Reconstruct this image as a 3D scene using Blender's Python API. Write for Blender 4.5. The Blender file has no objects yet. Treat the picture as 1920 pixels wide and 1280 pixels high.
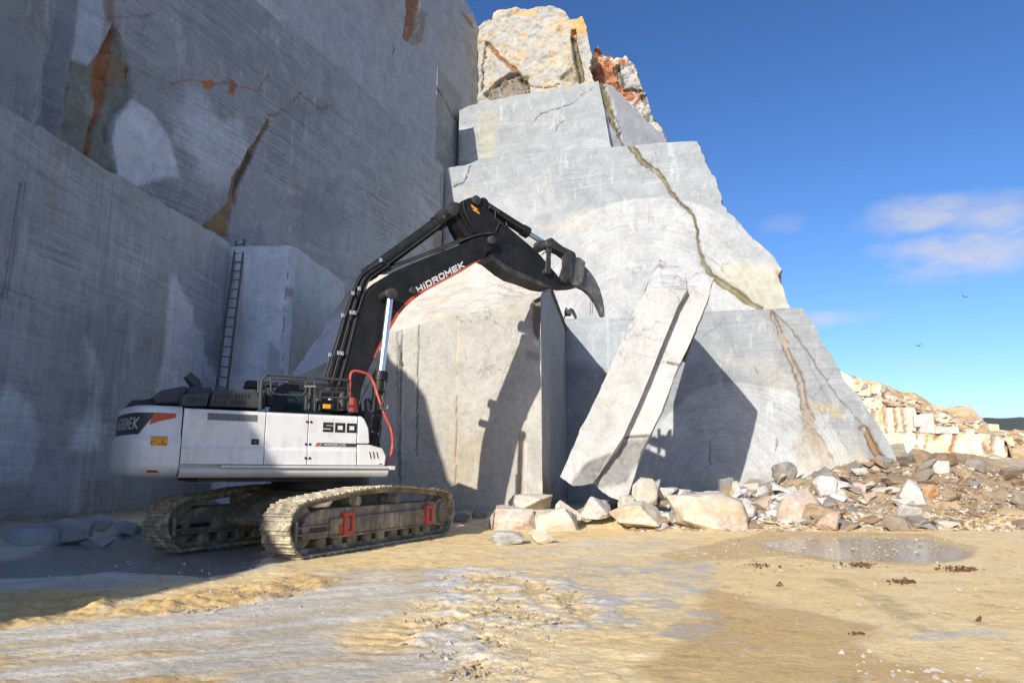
import bpy, bmesh, math, random
import numpy as np
from mathutils import Vector, Matrix
R = math.radians
scene = bpy.context.scene
col = scene.collection

# ---------------------------------------------------------------- camera
F, H = 1280.0, 1.40                       # focal length in photo pixels, eye height in metres
PITCH = math.atan(248 / F)
cam_d = bpy.data.cameras.new("camera"); cam = bpy.data.objects.new("camera", cam_d); col.objects.link(cam)
cam_d.lens = 24.0; cam_d.sensor_width = 36.0; cam_d.clip_start = 0.1; cam_d.clip_end = 6000
cam.location = (0, 0, H); cam.rotation_euler = (R(90) + PITCH, 0, 0)
scene.camera = cam
scene.render.resolution_x, scene.render.resolution_y = 1024, 682

# ---------------------------------------------------------------- light
SUN = Vector((1.07, 2.1, -1.0)).normalized()      # direction the sunlight travels
SUN_EL = math.asin(-SUN.z); SUN_AZ = math.atan2(-SUN.x, -SUN.y)
sd = bpy.data.lights.new("sun", 'SUN'); sd.energy = 4.2; sd.angle = R(0.5); sd.color = (1.0, 0.93, 0.82)
so = bpy.data.objects.new("sun", sd); col.objects.link(so)
so.rotation_euler = SUN.to_track_quat('-Z', 'Y').to_euler()
scene.view_settings.view_transform = 'Standard'; scene.view_settings.look = 'None'
scene.view_settings.exposure = 0.50; scene.view_settings.gamma = 1.0

# ---------------------------------------------------------------- node helpers
class NT:
    def __init__(s, nt): s.nt = nt; s.L = nt.links.new
    def n(s, t, ins=None, **kw):
        nd = s.nt.nodes.new(t)
        for k, v in kw.items(): setattr(nd, k, v)
        for k, v in (ins or {}).items(): s.put(nd.inputs[k], v)
        return nd
    def put(s, sock, v):
        if isinstance(v, bpy.types.NodeSocket): s.L(v, sock)
        else: sock.default_value = v
    def m(s, op, a, b=0.0, c=None, clamp=False):
        nd = s.n('ShaderNodeMath', operation=op, use_clamp=clamp); s.put(nd.inputs[0], a); s.put(nd.inputs[1], b)
        if c is not None: s.put(nd.inputs[2], c)
        return nd.outputs[0]
    def noise(s, vec, scale, detail=6, rough=0.6, dist=0.0):
        nd = s.n('ShaderNodeTexNoise', {'Scale': scale, 'Detail': detail, 'Roughness': rough, 'Distortion': dist})
        if vec is not None: s.L(vec, nd.inputs['Vector'])
        return nd.outputs['Fac']
    def ramp(s, fac, stops):
        nd = s.n('ShaderNodeValToRGB'); s.L(fac, nd.inputs[0]); e = nd.color_ramp.elements
        e[0].position, e[0].color = stops[0][0], (*stops[0][1], 1)
        e[1].position, e[1].color = stops[-1][0], (*stops[-1][1], 1)
        for p, c in stops[1:-1]:
            x = e.new(p); x.color = (*c, 1)
        return nd.outputs[0]
    def mr(s, v, a, b, c=0.0, d=1.0, smooth=False):
        nd = s.n('ShaderNodeMapRange', interpolation_type='SMOOTHSTEP' if smooth else 'LINEAR'); s.put(nd.inputs[0], v)
        for i, q in zip((1, 2, 3, 4), (a, b, c, d)): nd.inputs[i].default_value = q
        return nd.outputs[0]
    def mix(s, f, a, b, mode='MIX'):
        nd = s.n('ShaderNodeMix', data_type='RGBA', blend_type=mode); s.put(nd.inputs[0], f)
        s.put(nd.inputs[6], a if isinstance(a, bpy.types.NodeSocket) else (*a, 1)); s.put(nd.inputs[7], b if isinstance(b, bpy.types.NodeSocket) else (*b, 1))
        return nd.outputs[2]
    def mapping(s, vec, scale, loc=(0, 0, 0)):
        nd = s.n('ShaderNodeMapping'); s.L(vec, nd.inputs[0]); nd.inputs['Scale'].default_value = scale; nd.inputs['Location'].default_value = loc
        return nd.outputs[0]

def new_mat(name):
    m = bpy.data.materials.new(name); m.use_nodes = True; m.node_tree.nodes.clear()
    t = NT(m.node_tree); out = t.n('ShaderNodeOutputMaterial'); b = t.n('ShaderNodeBsdfPrincipled'); t.L(b.outputs[0], out.inputs[0])
    return m, t, b

# ---------------------------------------------------------------- sky
w = bpy.data.worlds.new("World"); scene.world = w; w.use_nodes = True; w.node_tree.nodes.clear()
t = NT(w.node_tree); out = t.n('ShaderNodeOutputWorld')
bg = t.n('ShaderNodeBackground', {'Strength': 0.128}); t.L(bg.outputs[0], out.inputs[0])
sky = t.n('ShaderNodeTexSky', sky_type='NISHITA', sun_disc=False)
sky.sun_elevation = SUN_EL; sky.sun_rotation = SUN_AZ; sky.altitude = 400; sky.air_density = 1.0; sky.dust_density = 1.2; sky.ozone_density = 4.0
gm = t.n('ShaderNodeGamma', {'Gamma': 1.2}); t.L(sky.outputs[0], gm.inputs[0]); hs = t.n('ShaderNodeHueSaturation', {'Saturation': 1.08, 'Value': 0.85}); t.L(gm.outputs[0], hs.inputs['Color'])
gen = t.n('ShaderNodeTexCoord').outputs['Generated']
sep = t.n('ShaderNodeSeparateXYZ'); t.L(gen, sep.inputs[0])
az = t.m('ARCTAN2', sep.outputs[0], sep.outputs[1])            # bearing from straight ahead
el = t.m('ARCSINE', sep.outputs[2])
mask = None
warp = t.noise(t.mapping(gen, (9, 9, 22)), 1.0, 5, 0.6)
for (a0, e0, ra, re, k) in ((32.2, 18.4, 4.6, 1.6, .7), (34.4, 15.2, 7.0, 1.9, 1.0), (36.5, 17.5, 3.5, 2.2, .6), (25.2, 11.6, 4.4, .75, .6), (22.5, 19.2, 2.0, .9, .3), (31.5, 7.8, 2.5, .5, .25), (62, 20, 9, 3, .8), (-60, 24, 12, 3, .7), (150, 20, 20, 4, .6)):
    dx = t.m('DIVIDE', t.m('SUBTRACT', az, R(a0)), R(ra)); dy = t.m('DIVIDE', t.m('SUBTRACT', el, R(e0)), R(re))
    r2 = t.m('ADD', t.m('MULTIPLY', dx, dx), t.m('MULTIPLY', dy, dy))
    v = t.m('MULTIPLY', t.mr(t.m('ADD', r2, t.m('MULTIPLY', t.m('SUBTRACT', warp, .5), 3.2)), 1.15, -0.5, 0, 1, True), k)
    mask = v if mask is None else t.m('MAXIMUM', mask, v)
fine = t.noise(t.mapping(gen, (16, 16, 34)), 1.0, 7, 0.6)
mask = t.m('MULTIPLY', mask, t.mr(fine, .3, .56, .45, 1.0), clamp=True)
tint = t.mix(1.0, hs.outputs[0], (.86, .79, .84), 'MULTIPLY'); t.L(t.mix(mask, tint, (4.0, 3.9, 4.0)), bg.inputs[0])

# ---------------------------------------------------------------- measuring helpers (photo pixel -> point on a real plane)
cp, sp = math.cos(PITCH), math.sin(PITCH)
def ray(x, y):
    u = (x - 960) / F; v = (640 - y) / F
    return np.array([u, cp - v * sp, sp + v * cp])
EYE = np.array([0, 0, H])
def atY(x, y, Y): r = ray(x, y); return EYE + r * (Y / r[1])
def gnd(x, y, z=0.0): r = ray(x, y); return EYE + r * ((z - H) / r[2])
class Pl:
    """vertical plane: u runs along the wall, z is up, n looks out of the rock"""
    def __init__(s, p0, ang, lean=0.0):
        s.p0 = np.array([p0[0], p0[1], 0.0]); a = R(ang)
        s.d = np.array([math.cos(a), math.sin(a), 0]); nh = np.array([math.sin(a), -math.cos(a), 0])
        s.up = np.array([0, 0, 1.0]) - nh * lean; s.n = np.cross(s.d, s.up); s.n /= np.linalg.norm(s.n)
    def m(s, pts):
        o = []
        for (x, y) in pts:
            r = ray(x, y); k = np.dot(s.p0 - EYE, s.n) / np.dot(r, s.n); q = EYE + r * k - s.p0
            z = q[2]; o.append((float(np.dot(q - s.up * z, s.d)), float(z)))
        return o
    def pt(s, u, z, off=0.0):
        return s.p0 + np.multiply.outer(u, s.d) + np.multiply.outer(z, s.up) + np.multiply.outer(off, s.n)

# ---------------------------------------------------------------- numpy noise
def _h(ix, iy, iz, seed):
    h = (ix * 374761393 + iy * 668265263 + iz * 2147483647 + seed * 1274126177) & 0xffffffff
    h = ((h ^ (h >> 13)) * 1274126177) & 0xffffffff
    h = ((h ^ (h >> 16)) * 2246822519) & 0xffffffff
    return ((h ^ (h >> 15)) & 0xffff) / 65535.0
def vn(x, y, z, seed=0):
    x = np.asarray(x, float); y = np.asarray(y, float) + 0 * x; z = np.asarray(z, float) + 0 * x
    xi = np.floor(x).astype(np.int64); yi = np.floor(y).astype(np.int64); zi = np.floor(z).astype(np.int64)
    fx, fy, fz = x - xi, y - yi, z - zi
    fx, fy, fz = [f * f * (3 - 2 * f) for f in (fx, fy, fz)]
    r = 0
    for a in (0, 1):
        for b in (0, 1):
            for c in (0, 1):
                r = r + _h(xi + a, yi + b, zi + c, seed) * (fx if a else 1 - fx) * (fy if b else 1 - fy) * (fz if c else 1 - fz)
    return r
def fbm(x, y, z=0.0, oct=5, seed=0, gain=0.5):
    s, a, n = 0, 1.0, 0
    for i in range(oct):
        s = s + a * vn(x * 2 ** i + 13.7 * i, y * 2 ** i + 5.1 * i, np.asarray(z) * 2 ** i, seed + i); n += a; a *= gain
    return s / n
def sstep(a, b, x): t_ = np.clip((x - a) / (b - a), 0, 1); return t_ * t_ * (3 - 2 * t_)
def seg_d(pts, u, z):
    best = np.full(u.shape, 1e9); par = np.zeros(u.shape); n = len(pts) - 1
    for i in range(n):
        (ax, ay), (bx, by) = pts[i], pts[i + 1]; dx, dy = bx - ax, by - ay; L = dx * dx + dy * dy + 1e-12
        k = np.clip(((u - ax) * dx + (z - ay) * dy) / L, 0, 1); d = np.hypot(u - ax - k * dx, z - ay - k * dy)
        m = d < best; best = np.where(m, d, best); par = np.where(m, (i + k) / n, par)
    return best, par
def poly_sd(pts, u, z):
    d, _ = seg_d(list(pts) + [pts[0]], u, z); ins = np.zeros(u.shape, bool); n = len(pts)
    for i in range(n):
        (ax, ay), (bx, by) = pts[i], pts[(i + 1) % n]
        c = ((ay > z) != (by > z)) & (u < (bx - ax) * (z - ay) / (by - ay + 1e-12) + ax); ins ^= c
    return np.where(ins, -d, d)

# ---------------------------------------------------------------- object helpers
def tag(o, label=None, cat=None, group=None, kind=None):
    if label: o['label'] = label
    if cat: o['category'] = cat
    if group: o['group'] = group
    if kind: o['kind'] = kind
    return o
def link(name, me, mat=None, parent=None, smooth=False, bevel=0, seg=2):
    o = bpy.data.objects.new(name, me); col.objects.link(o)
    if mat: me.materials.append(mat)
    if parent: o.parent = parent
    if smooth: me.polygons.foreach_set('use_smooth', [True] * len(me.polygons))
    if bevel:
        b = o.modifiers.new('bevel', 'BEVEL'); b.width = bevel; b.segments = seg; b.limit_method = 'ANGLE'; b.angle_limit = R(32)
    return o
def empty(name, loc=(0, 0, 0), rz=0.0, parent=None):
    o = bpy.data.objects.new(name, None); col.objects.link(o); o.location = loc; o.rotation_euler[2] = rz; o.empty_display_size = .3
    if parent: o.parent = parent
    return o
class MB:
    def __init__(s): s.v = []; s.f = []
    def add(s, vs, fs):
        o = len(s.v); s.v += [tuple(map(float, p)) for p in vs]; s.f += [tuple(i + o for i in f) for f in fs]; return s
    def box(s, x0, x1, y0, y1, z0, z1, M=None):
        vs = [(x, y, z) for z in (z0, z1) for y in (y0, y1) for x in (x0, x1)]
        if M is not None: vs = [tuple(M @ Vector(p)) for p in vs]
        return s.add(vs, [(0, 2, 3, 1), (4, 5, 7, 6), (0, 1, 5, 4), (2, 6, 7, 3), (0, 4, 6, 2), (1, 3, 7, 5)])
    def prism(s, pts, y0, y1, M=None, inset=0.0):
        """polygon in x,z extruded along y"""
        n = len(pts); vs = [(x, y0, z) for x, z in pts] + [(x, y1, z) for x, z in pts]
        if M is not None: vs = [tuple(M @ Vector(p)) for p in vs]
        return s.add(vs, [tuple(range(n)), tuple(range(2 * n - 1, n - 1, -1))] + [(i, i + n, (i + 1) % n + n, (i + 1) % n) for i in range(n)])
    def tube(s, pts, r, n=8, cap=True):
        pts = [Vector(p) for p in pts]; rs = r if isinstance(r, (list, tuple)) else [r] * len(pts); rings = []
        ref = Vector((0, 0, 1))
        for i, p in enumerate(pts):
            d = (pts[min(i + 1, len(pts) - 1)] - pts[max(i - 1, 0)]).normalized()
            if abs(d.dot(ref)) > .95: ref = Vector((1, 0, 0)) if abs(d.x) < .9 else Vector((0, 1, 0))
            a = d.cross(ref).normalized(); b = d.cross(a).normalized(); ref = -b if False else ref
            rings.append([p + (a * math.cos(q) + b * math.sin(q)) * rs[i] for q in [2 * math.pi * k / n for k in range(n)]])
        vs = [v for rg in rings for v in rg]; fs = []
        for i in range(len(pts) - 1):
            for k in range(n): fs.append((i * n + k, i * n + (k + 1) % n, (i + 1) * n + (k + 1) % n, (i + 1) * n + k))
        if cap: fs += [tuple(range(n - 1, -1, -1)), tuple((len(pts) - 1) * n + k for k in range(n))]
        return s.add(vs, fs)
    def lathe(s, prof, c, axis='y', n=24):
        """prof: (offset along the axis, radius)"""
        vs = []
        for (o, r) in prof:
            for k in range(n):
                q = 2 * math.pi * k / n; a, b = r * math.cos(q), r * math.sin(q)
                vs.append((c[0] + a, c[1] + o, c[2] + b) if axis == 'y' else (c[0] + a, c[1] + b, c[2] + o) if axis == 'z' else (c[0] + o, c[1] + a, c[2] + b))
        fs = [(i * n + k, i * n + (k + 1) % n, (i + 1) * n + (k + 1) % n, (i + 1) * n + k) for i in range(len(prof) - 1) for k in range(n)]
        fs += [tuple(range(n)), tuple((len(prof) - 1) * n + k for k in range(n))]
        return s.add(vs, fs)
    def mesh(s, name):
        me = bpy.data.meshes.new(name); me.from_pydata(s.v, [], s.f); me.update()
        bm = bmesh.new(); bm.from_mesh(me); bmesh.ops.recalc_face_normals(bm, faces=bm.faces); bm.to_mesh(me); bm.free()
        return me
    def build(s, name, mat, parent=None, smooth=False, bevel=0, seg=2):
        me = s.mesh(name)
        o = link(name, me, mat, parent, False, bevel, seg)
        if smooth:
            me.polygons.foreach_set('use_smooth', [True] * len(me.polygons))
            try: me.set_sharp_from_angle(angle=R(35))
            except Exception: pass
        return o
def smooth_path(pts, n=6):
    pts = [np.array(p, float) for p in pts]; P_ = [2 * pts[0] - pts[1]] + pts + [2 * pts[-1] - pts[-2]]; o = []
    for i in range(1, len(P_) - 2):
        for k in range(n):
            q = k / n; a, b, c, d = P_[i - 1], P_[i], P_[i + 1], P_[i + 2]
            o.append(.5 * (2 * b + (c - a) * q + (2 * a - 5 * b + 4 * c - d) * q * q + (3 * b - a - 3 * c + d) * q ** 3))
    o.append(pts[-1]); return o

def grid_mesh(name, V, faces_nm, cols=None, uv=None, attrs=None, extra_faces=None):
    me = bpy.data.meshes.new(name); nv = len(V); fa = np.asarray(faces_nm, dtype=np.int32); nf = len(fa)
    me.vertices.add(nv); me.vertices.foreach_set('co', np.asarray(V, np.float32).ravel())
    me.loops.add(nf * 4); me.loops.foreach_set('vertex_index', fa.ravel())
    me.polygons.add(nf); me.polygons.foreach_set('loop_start', np.arange(nf, dtype=np.int32) * 4)
    me.update(calc_edges=True); me.validate()
    if cols is not None:
        a = me.attributes.new('col', 'FLOAT_COLOR', 'POINT'); c = np.ones((nv, 4), np.float32); c[:, :3] = cols; a.data.foreach_set('color', c.ravel())
    for k, v in (attrs or {}).items():
        a = me.attributes.new(k, 'FLOAT', 'POINT'); a.data.foreach_set('value', np.asarray(v, np.float32))
    if uv is not None:
        l = me.uv_layers.new(name='wall'); li = np.empty(len(me.loops), np.int32); me.loops.foreach_get('vertex_index', li)
        l.data.foreach_set('uv', np.asarray(uv, np.float32)[li].ravel())
    return me
def grid_faces(nr, nc, off=0, flip=False):
    i = np.arange(nr - 1)[:, None] * nc + np.arange(nc - 1)[None, :] + off
    f = np.stack([i, i + 1, i + 1 + nc, i + nc], -1).reshape(-1, 4)
    return f[:, ::-1] if flip else f

# ---------------------------------------------------------------- materials
def marble_mat():
    m, t, b = new_mat('sawn_marble')
    at = lambda n_: t.n('ShaderNodeAttribute', attribute_name=n_)
    base = at('col').outputs['Color']; hs_ = at('hs').outputs['Fac']; vs_ = at('vs').outputs['Fac']; ar = at('arc').outputs['Fac']; rad = at('rad').outputs['Fac']
    ob = t.n('ShaderNodeTexCoord').outputs['Object']; uv = t.n('ShaderNodeUVMap', uv_map='wall').outputs[0]
    mott = t.noise(ob, 1.1, 9, 0.68, .6); fine = t.noise(ob, 9.0, 8, 0.7)
    uvw = t.n('ShaderNodeVectorMath', operation='ADD'); t.L(uv, uvw.inputs[0])
    wv = t.n('ShaderNodeTexNoise', {'Scale': .5, 'Detail': 3}); t.L(ob, wv.inputs[0])
    sc = t.n('ShaderNodeVectorMath', operation='SCALE'); t.L(wv.outputs['Color'], sc.inputs[0]); sc.inputs['Scale'].default_value = .35
    t.L(sc.outputs[0], uvw.inputs[1]); wuv = uvw.outputs[0]
    h1 = t.noise(t.mapping(wuv, (.16, 9.0, 1)), 1.0, 6, .68); h2 = t.noise(t.mapping(uv, (.07, 30.0, 1)), 1.0, 4, .6)
    v1 = t.noise(t.mapping(wuv, (7.0, .22, 1)), 1.0, 6, .7); v2 = t.noise(t.mapping(uv, (26.0, .35, 1)), 1.0, 4, .6)
    hs_ = t.m('MULTIPLY', hs_, t.mr(t.noise(ob, .35, 4), .36, .64, .15, 1.35)); vs_ = t.m('MULTIPLY', vs_, t.mr(t.noise(t.mapping(ob, (.4, .4, .4), (9, 2, 5)), 1.0, 4), .40, .62, .05, 1.5))
    comb = t.n('ShaderNodeCombineXYZ'); t.L(rad, comb.inputs[0]); t.L(t.noise(ob, .7, 2), comb.inputs[1])
    a1 = t.noise(t.mapping(comb.outputs[0], (13, 1.2, 1)), 1.0, 7, .7)
    c = lambda x, k: t.m('MULTIPLY', t.m('SUBTRACT', x, .5), k)
    f = t.m('ADD', 1.0, c(mott, .95)); f = t.m('ADD', f, c(fine, .6)); f = t.m('ADD', f, c(t.noise(ob, 34, 4, .8), .35))
    f = t.m('ADD', f, t.m('MULTIPLY', hs_, t.m('ADD', c(h1, 1.2), c(h2, .38))))
    f = t.m('ADD', f, t.m('MULTIPLY', vs_, t.m('ADD', c(v1, 1.15), c(v2, .25))))
    f = t.m('ADD', f, t.m('MULTIPLY', ar, c(a1, .9)))
    v = t.n('ShaderNodeVectorMath', operation='SCALE'); t.L(base, v.inputs[0]); t.L(t.m('MAXIMUM', f, .15), v.inputs['Scale'])
    # white saw dust caught on the face, and thin dark scratches
    dust = t.mr(t.noise(t.mapping(ob, (1.6, 1.6, .6), (7, 3, 1)), 1.0, 9, .72), .56, .70, 0, .42)
    c2 = t.mix(dust, v.outputs[0], (.62, .64, .66))
    vor = t.n('ShaderNodeTexVoronoi', {'Scale': .55}, feature='DISTANCE_TO_EDGE'); 
    wob = t.n('ShaderNodeVectorMath', operation='ADD'); t.L(ob, wob.inputs[0]); s3 = t.n('ShaderNodeVectorMath', operation='SCALE'); n3 = t.n('ShaderNodeTexNoise', {'Scale': 1.3, 'Detail': 6, 'Roughness': .7}); t.L(ob, n3.inputs[0]); t.L(n3.outputs['Color'], s3.inputs[0]); s3.inputs['Scale'].default_value = 1.4; t.L(s3.outputs[0], wob.inputs[1]); t.L(wob.outputs[0], vor.inputs['Vector'])
    hair = t.m('MULTIPLY', t.mr(vor.outputs['Distance'], .0, .012, 1, 0), t.mr(t.noise(ob, .35, 3), .5, .62, 0, .55))
    c3 = t.mix(hair, c2, (.10, .085, .07))
    t.L(c3, b.inputs['Base Color']); b.inputs['Roughness'].default_value = .72; b.inputs['Specular IOR Level'].default_value = .35
    hgt = t.m('ADD', t.m('ADD', t.m('MULTIPLY', fine, .6), t.m('MULTIPLY', h2, t.m('MULTIPLY', hs_, .5))), t.m('MULTIPLY', t.noise(ob, 30, 5, .7), .3))
    hgt = t.m('SUBTRACT', hgt, t.m('MULTIPLY', hair, 1.0))
    bp = t.n('ShaderNodeBump', {'Strength': .42, 'Distance': .035}); t.L(hgt, bp.inputs['Height']); t.L(bp.outputs[0], b.inputs['Normal'])
    return m
MARBLE = marble_mat()

def rough_rock_mat(name, c1, c2, c3, dustc=(.55, .52, .46), stain=.5, scale=1.0):
    m, t, b = new_mat(name)
    ob = t.n('ShaderNodeTexCoord').outputs['Object']; oi = t.n('ShaderNodeObjectInfo'); rnd = oi.outputs['Random']
    off = t.n('ShaderNodeVectorMath', operation='ADD'); t.L(ob, off.inputs[0]); sc = t.n('ShaderNodeVectorMath', operation='SCALE'); sc.inputs[0].default_value = (37, 11, 23); t.L(rnd, sc.inputs['Scale']); t.L(sc.outputs[0], off.inputs[1]); v = off.outputs[0]
    n1 = t.noise(v, 2.2 * scale, 8, .65, .5); n2 = t.noise(v, 7 * scale, 8, .72); n3 = t.noise(v, 22 * scale, 6, .75)
    c = t.mix(t.mr(n1, .38, .62, 0, 1, True), c1, c2)
    c = t.mix(t.m('MULTIPLY', t.mr(t.m('ADD', n2, t.m('MULTIPLY', t.m('SUBTRACT', rnd, .5), .3)), .52 - .1 * stain, .68, 0, 1, True), stain * 1.3, clamp=True), c, c3)
    geo = t.n('ShaderNodeNewGeometry'); sz = t.n('ShaderNodeSeparateXYZ'); t.L(geo.outputs['Normal'], sz.inputs[0])
    c = t.mix(t.m('MULTIPLY', t.mr(sz.outputs[2], .35, .95, 0, .55, True), t.mr(n2, .35, .6)), c, dustc)
    k = t.n('ShaderNodeVectorMath', operation='SCALE'); t.L(c, k.inputs[0]); t.L(t.m('ADD', t.m('MULTIPLY', n3, .55), t.m('ADD', .62, t.m('MULTIPLY', rnd, .22))), k.inputs['Scale'])
    t.L(k.outputs[0], b.inputs['Base Color']); b.inputs['Roughness'].default_value = .85; b.inputs['Specular IOR Level'].default_value = .25
    bp = t.n('ShaderNodeBump', {'Strength': .7, 'Distance': .05}); t.L(t.m('ADD', n2, t.m('MULTIPLY', n3, .5)), bp.inputs['Height']); t.L(bp.outputs[0], b.inputs['Normal'])
    return m
M_WHITE = rough_rock_mat('broken_white_marble', (.62, .60, .56), (.46, .45, .42), (.38, .28, .18), (.62, .59, .53), .4)
M_BRIGHT = rough_rock_mat('fresh_white_marble', (.74, .73, .71), (.60, .59, .57), (.45, .38, .30), (.74, .73, .70), .15)
M_GREY = rough_rock_mat('broken_grey_marble', (.30, .29, .27), (.22, .21, .19), (.27, .19, .11), (.38, .34, .27), .5)
M_DUST = rough_rock_mat('dust_coated_rock', (.46, .47, .47), (.38, .39, .39), (.33, .31, .28), (.55, .57, .58), .3)
M_YEL = rough_rock_mat('yellow_limestone', (.54, .475, .36), (.60, .575, .51), (.46, .32, .17), (.60, .56, .47), .4)
M_PINK = rough_rock_mat('pink_brown_limestone', (.47, .37, .29), (.57, .52, .45), (.34, .20, .12), (.56, .51, .43), .5)
M_BRN = rough_rock_mat('brown_rock', (.26, .18, .11), (.36, .27, .17), (.16, .09, .05), (.40, .32, .22), .5)
M_RUST = rough_rock_mat('rusty_rock', (.36, .15, .06), (.50, .34, .18), (.14, .05, .025), (.5, .36, .2), .7)

def paint_mat(name, c, rough=.4, dirt=.3, dirtc=(.36, .33, .28), metal=0.0, spec=.5, dscale=3.0, coat=0.0, low=None):
    m, t, b = new_mat(name)
    ob = t.n('ShaderNodeTexCoord').outputs['Object']
    n1 = t.noise(ob, dscale, 8, .7); n2 = t.noise(t.mapping(ob, (9, 9, 1.2)), 1.0, 6, .7); n3 = t.noise(ob, 40, 4, .7)
    f = t.m('MULTIPLY', t.mr(t.m('ADD', t.m('MULTIPLY', n1, .65), t.m('MULTIPLY', n2, .35)), .42, .72, 0, 1, True), dirt, clamp=True)
    f = t.m('ADD', f, t.m('MULTIPLY', t.mr(n3, .66, .72), dirt * .6), clamp=True)
    t.L(t.mix(f, c, dirtc), b.inputs['Base Color'])
    t.L(t.mr(n1, .3, .7, rough, min(1, rough + .25)), b.inputs['Roughness']); b.inputs['Metallic'].default_value = metal; b.inputs['Specular IOR Level'].default_value = spec
    b.inputs['Coat Weight'].default_value = coat; b.inputs['Coat Roughness'].default_value = .12
    bp = t.n('ShaderNodeBump', {'Strength': .12, 'Distance': .01}); t.L(t.m('ADD', n3, f), bp.inputs['Height']); t.L(bp.outputs[0], b.inputs['Normal'])
    return m
P_WHITE = paint_mat('white_body_paint', (.72, .72, .70), .30, .8, (.52, .48, .41), coat=.3)
P_GREYW = paint_mat('white_frame_paint', (.56, .56, .54), .4, .35, (.38, .36, .31))
P_BLACK = paint_mat('black_boom_paint', (.008, .008, .008), .42, .18, (.085, .08, .07), spec=.35, dscale=2.0)
P_DARK = paint_mat('black_plastic', (.018, .019, .021), .5, .22, (.10, .10, .10))
P_HOOD = paint_mat('grey_black_hood', (.045, .048, .052), .45, .25, (.13, .13, .13))
P_WORN = paint_mat('worn_black_steel', (.03, .03, .031), .45, .5, (.17, .16, .145), metal=.2)
P_STEEL = paint_mat('scraped_steel', (.13, .125, .125), .42, .7, (.40, .38, .35), metal=.55, dscale=6)
P_CHROME = paint_mat('chrome_rod', (.72, .76, .82), .26, .04, (.4, .4, .4), metal=1.0)
P_RED = paint_mat('red_paint', (.50, .055, .03), .42, .25, (.35, .28, .22))
P_ORANGE = paint_mat('orange_red_decal', (.52, .07, .02), .4, .1)
P_DECAL = paint_mat('dark_grey_decal', (.035, .04, .045), .4, .12, (.2, .2, .2))
P_LETW = paint_mat('pale_lettering', (.55, .56, .56), .45, .15)
P_LETB = paint_mat('black_lettering', (.012, .012, .013), .4, .05)
P_YEL = paint_mat('yellow_sticker', (.80, .36, .02), .45, .1)
P_REFL = paint_mat('grey_grille', (.30, .30, .30), .5, .3)
P_MUD = paint_mat('mud_caked_steel', (.15, .13, .10), .75, 1.2, (.50, .43, .30), dscale=2.2)
P_SHOE = paint_mat('muddy_track_shoe', (.22, .20, .16), .6, 1.4, (.70, .58, .37), metal=.1, dscale=6)
P_GLASS, _t, _b = new_mat('tinted_glass'); _b.inputs['Base Color'].default_value = (.03, .06, .06, 1); _b.inputs['Roughness'].default_value = .05; _b.inputs['Specular IOR Level'].default_value = .8
_n = _t.noise(_t.n('ShaderNodeTexCoord').outputs['Object'], 3, 4); _t.L(_t.mr(_n, .3, .7, .03, .14), _b.inputs['Roughness'])
P_HOSE = paint_mat('black_rubber_hose', (.016, .016, .017), .5, .2, (.15, .14, .13))
P_RHOSE = paint_mat('red_hose', (.55, .05, .03), .45, .35, (.6, .5, .42), dscale=9)
P_ALU = paint_mat('galvanised_clamp', (.55, .55, .55), .35, .2, metal=.8)
P_LADDER = paint_mat('grey_wood_ladder', (.10, .095, .09), .8, .5, (.36, .34, .3))
P_TYRE = paint_mat('dusty_tyre', (.34, .35, .35), .9, .9, (.50, .52, .53), dscale=2.5)
P_BIRD = paint_mat('dark_feathers', (.012, .012, .014), .7, .1)

# ---------------------------------------------------------------- rock benches
def resample(pts, n):
    p = np.array(pts, float); s = np.r_[0, np.cumsum(np.hypot(*np.diff(p, axis=0).T))]; q = np.linspace(0, s[-1], n)
    return np.stack([np.interp(q, s, p[:, 0]), np.interp(q, s, p[:, 1])], 1)
def plen(pts): return float(np.sum(np.hypot(*np.diff(np.array(pts, float), axis=0).T)))
def jag(p, amp, seed, f=1.2):
    if amp == 0: return p
    d = np.gradient(p, axis=0); d /= (np.linalg.norm(d, axis=1, keepdims=True) + 1e-9); nn = np.stack([-d[:, 1], d[:, 0]], 1)
    s = np.r_[0, np.cumsum(np.hypot(*np.diff(p, axis=0).T))]
    k = (fbm(s * f, 0 * s + seed, 0, 6, seed, .62) - .5) * 2; w = np.minimum(1, np.minimum(np.arange(len(p)), np.arange(len(p))[::-1]) / 6)
    chip = np.maximum(0, fbm(s * f * 2.3, 0 * s + seed + 9, 0, 3, seed + 4) - .6) * 4
    return p + nn * ((k + chip * .8) * amp * w)[:, None]
GREY = np.array([.315, .328, .338]); LIGHT = np.array([.262, .284, .295]); POWDER = np.array([.42, .435, .44])
BROWN = np.array([.24, .155, .075]); OLIVE = np.array([.215, .185, .105]); RUST = np.array([.30, .12, .045]); DARK = np.array([.03, .027, .022]); CREAM = np.array([.60, .54, .42])
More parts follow.
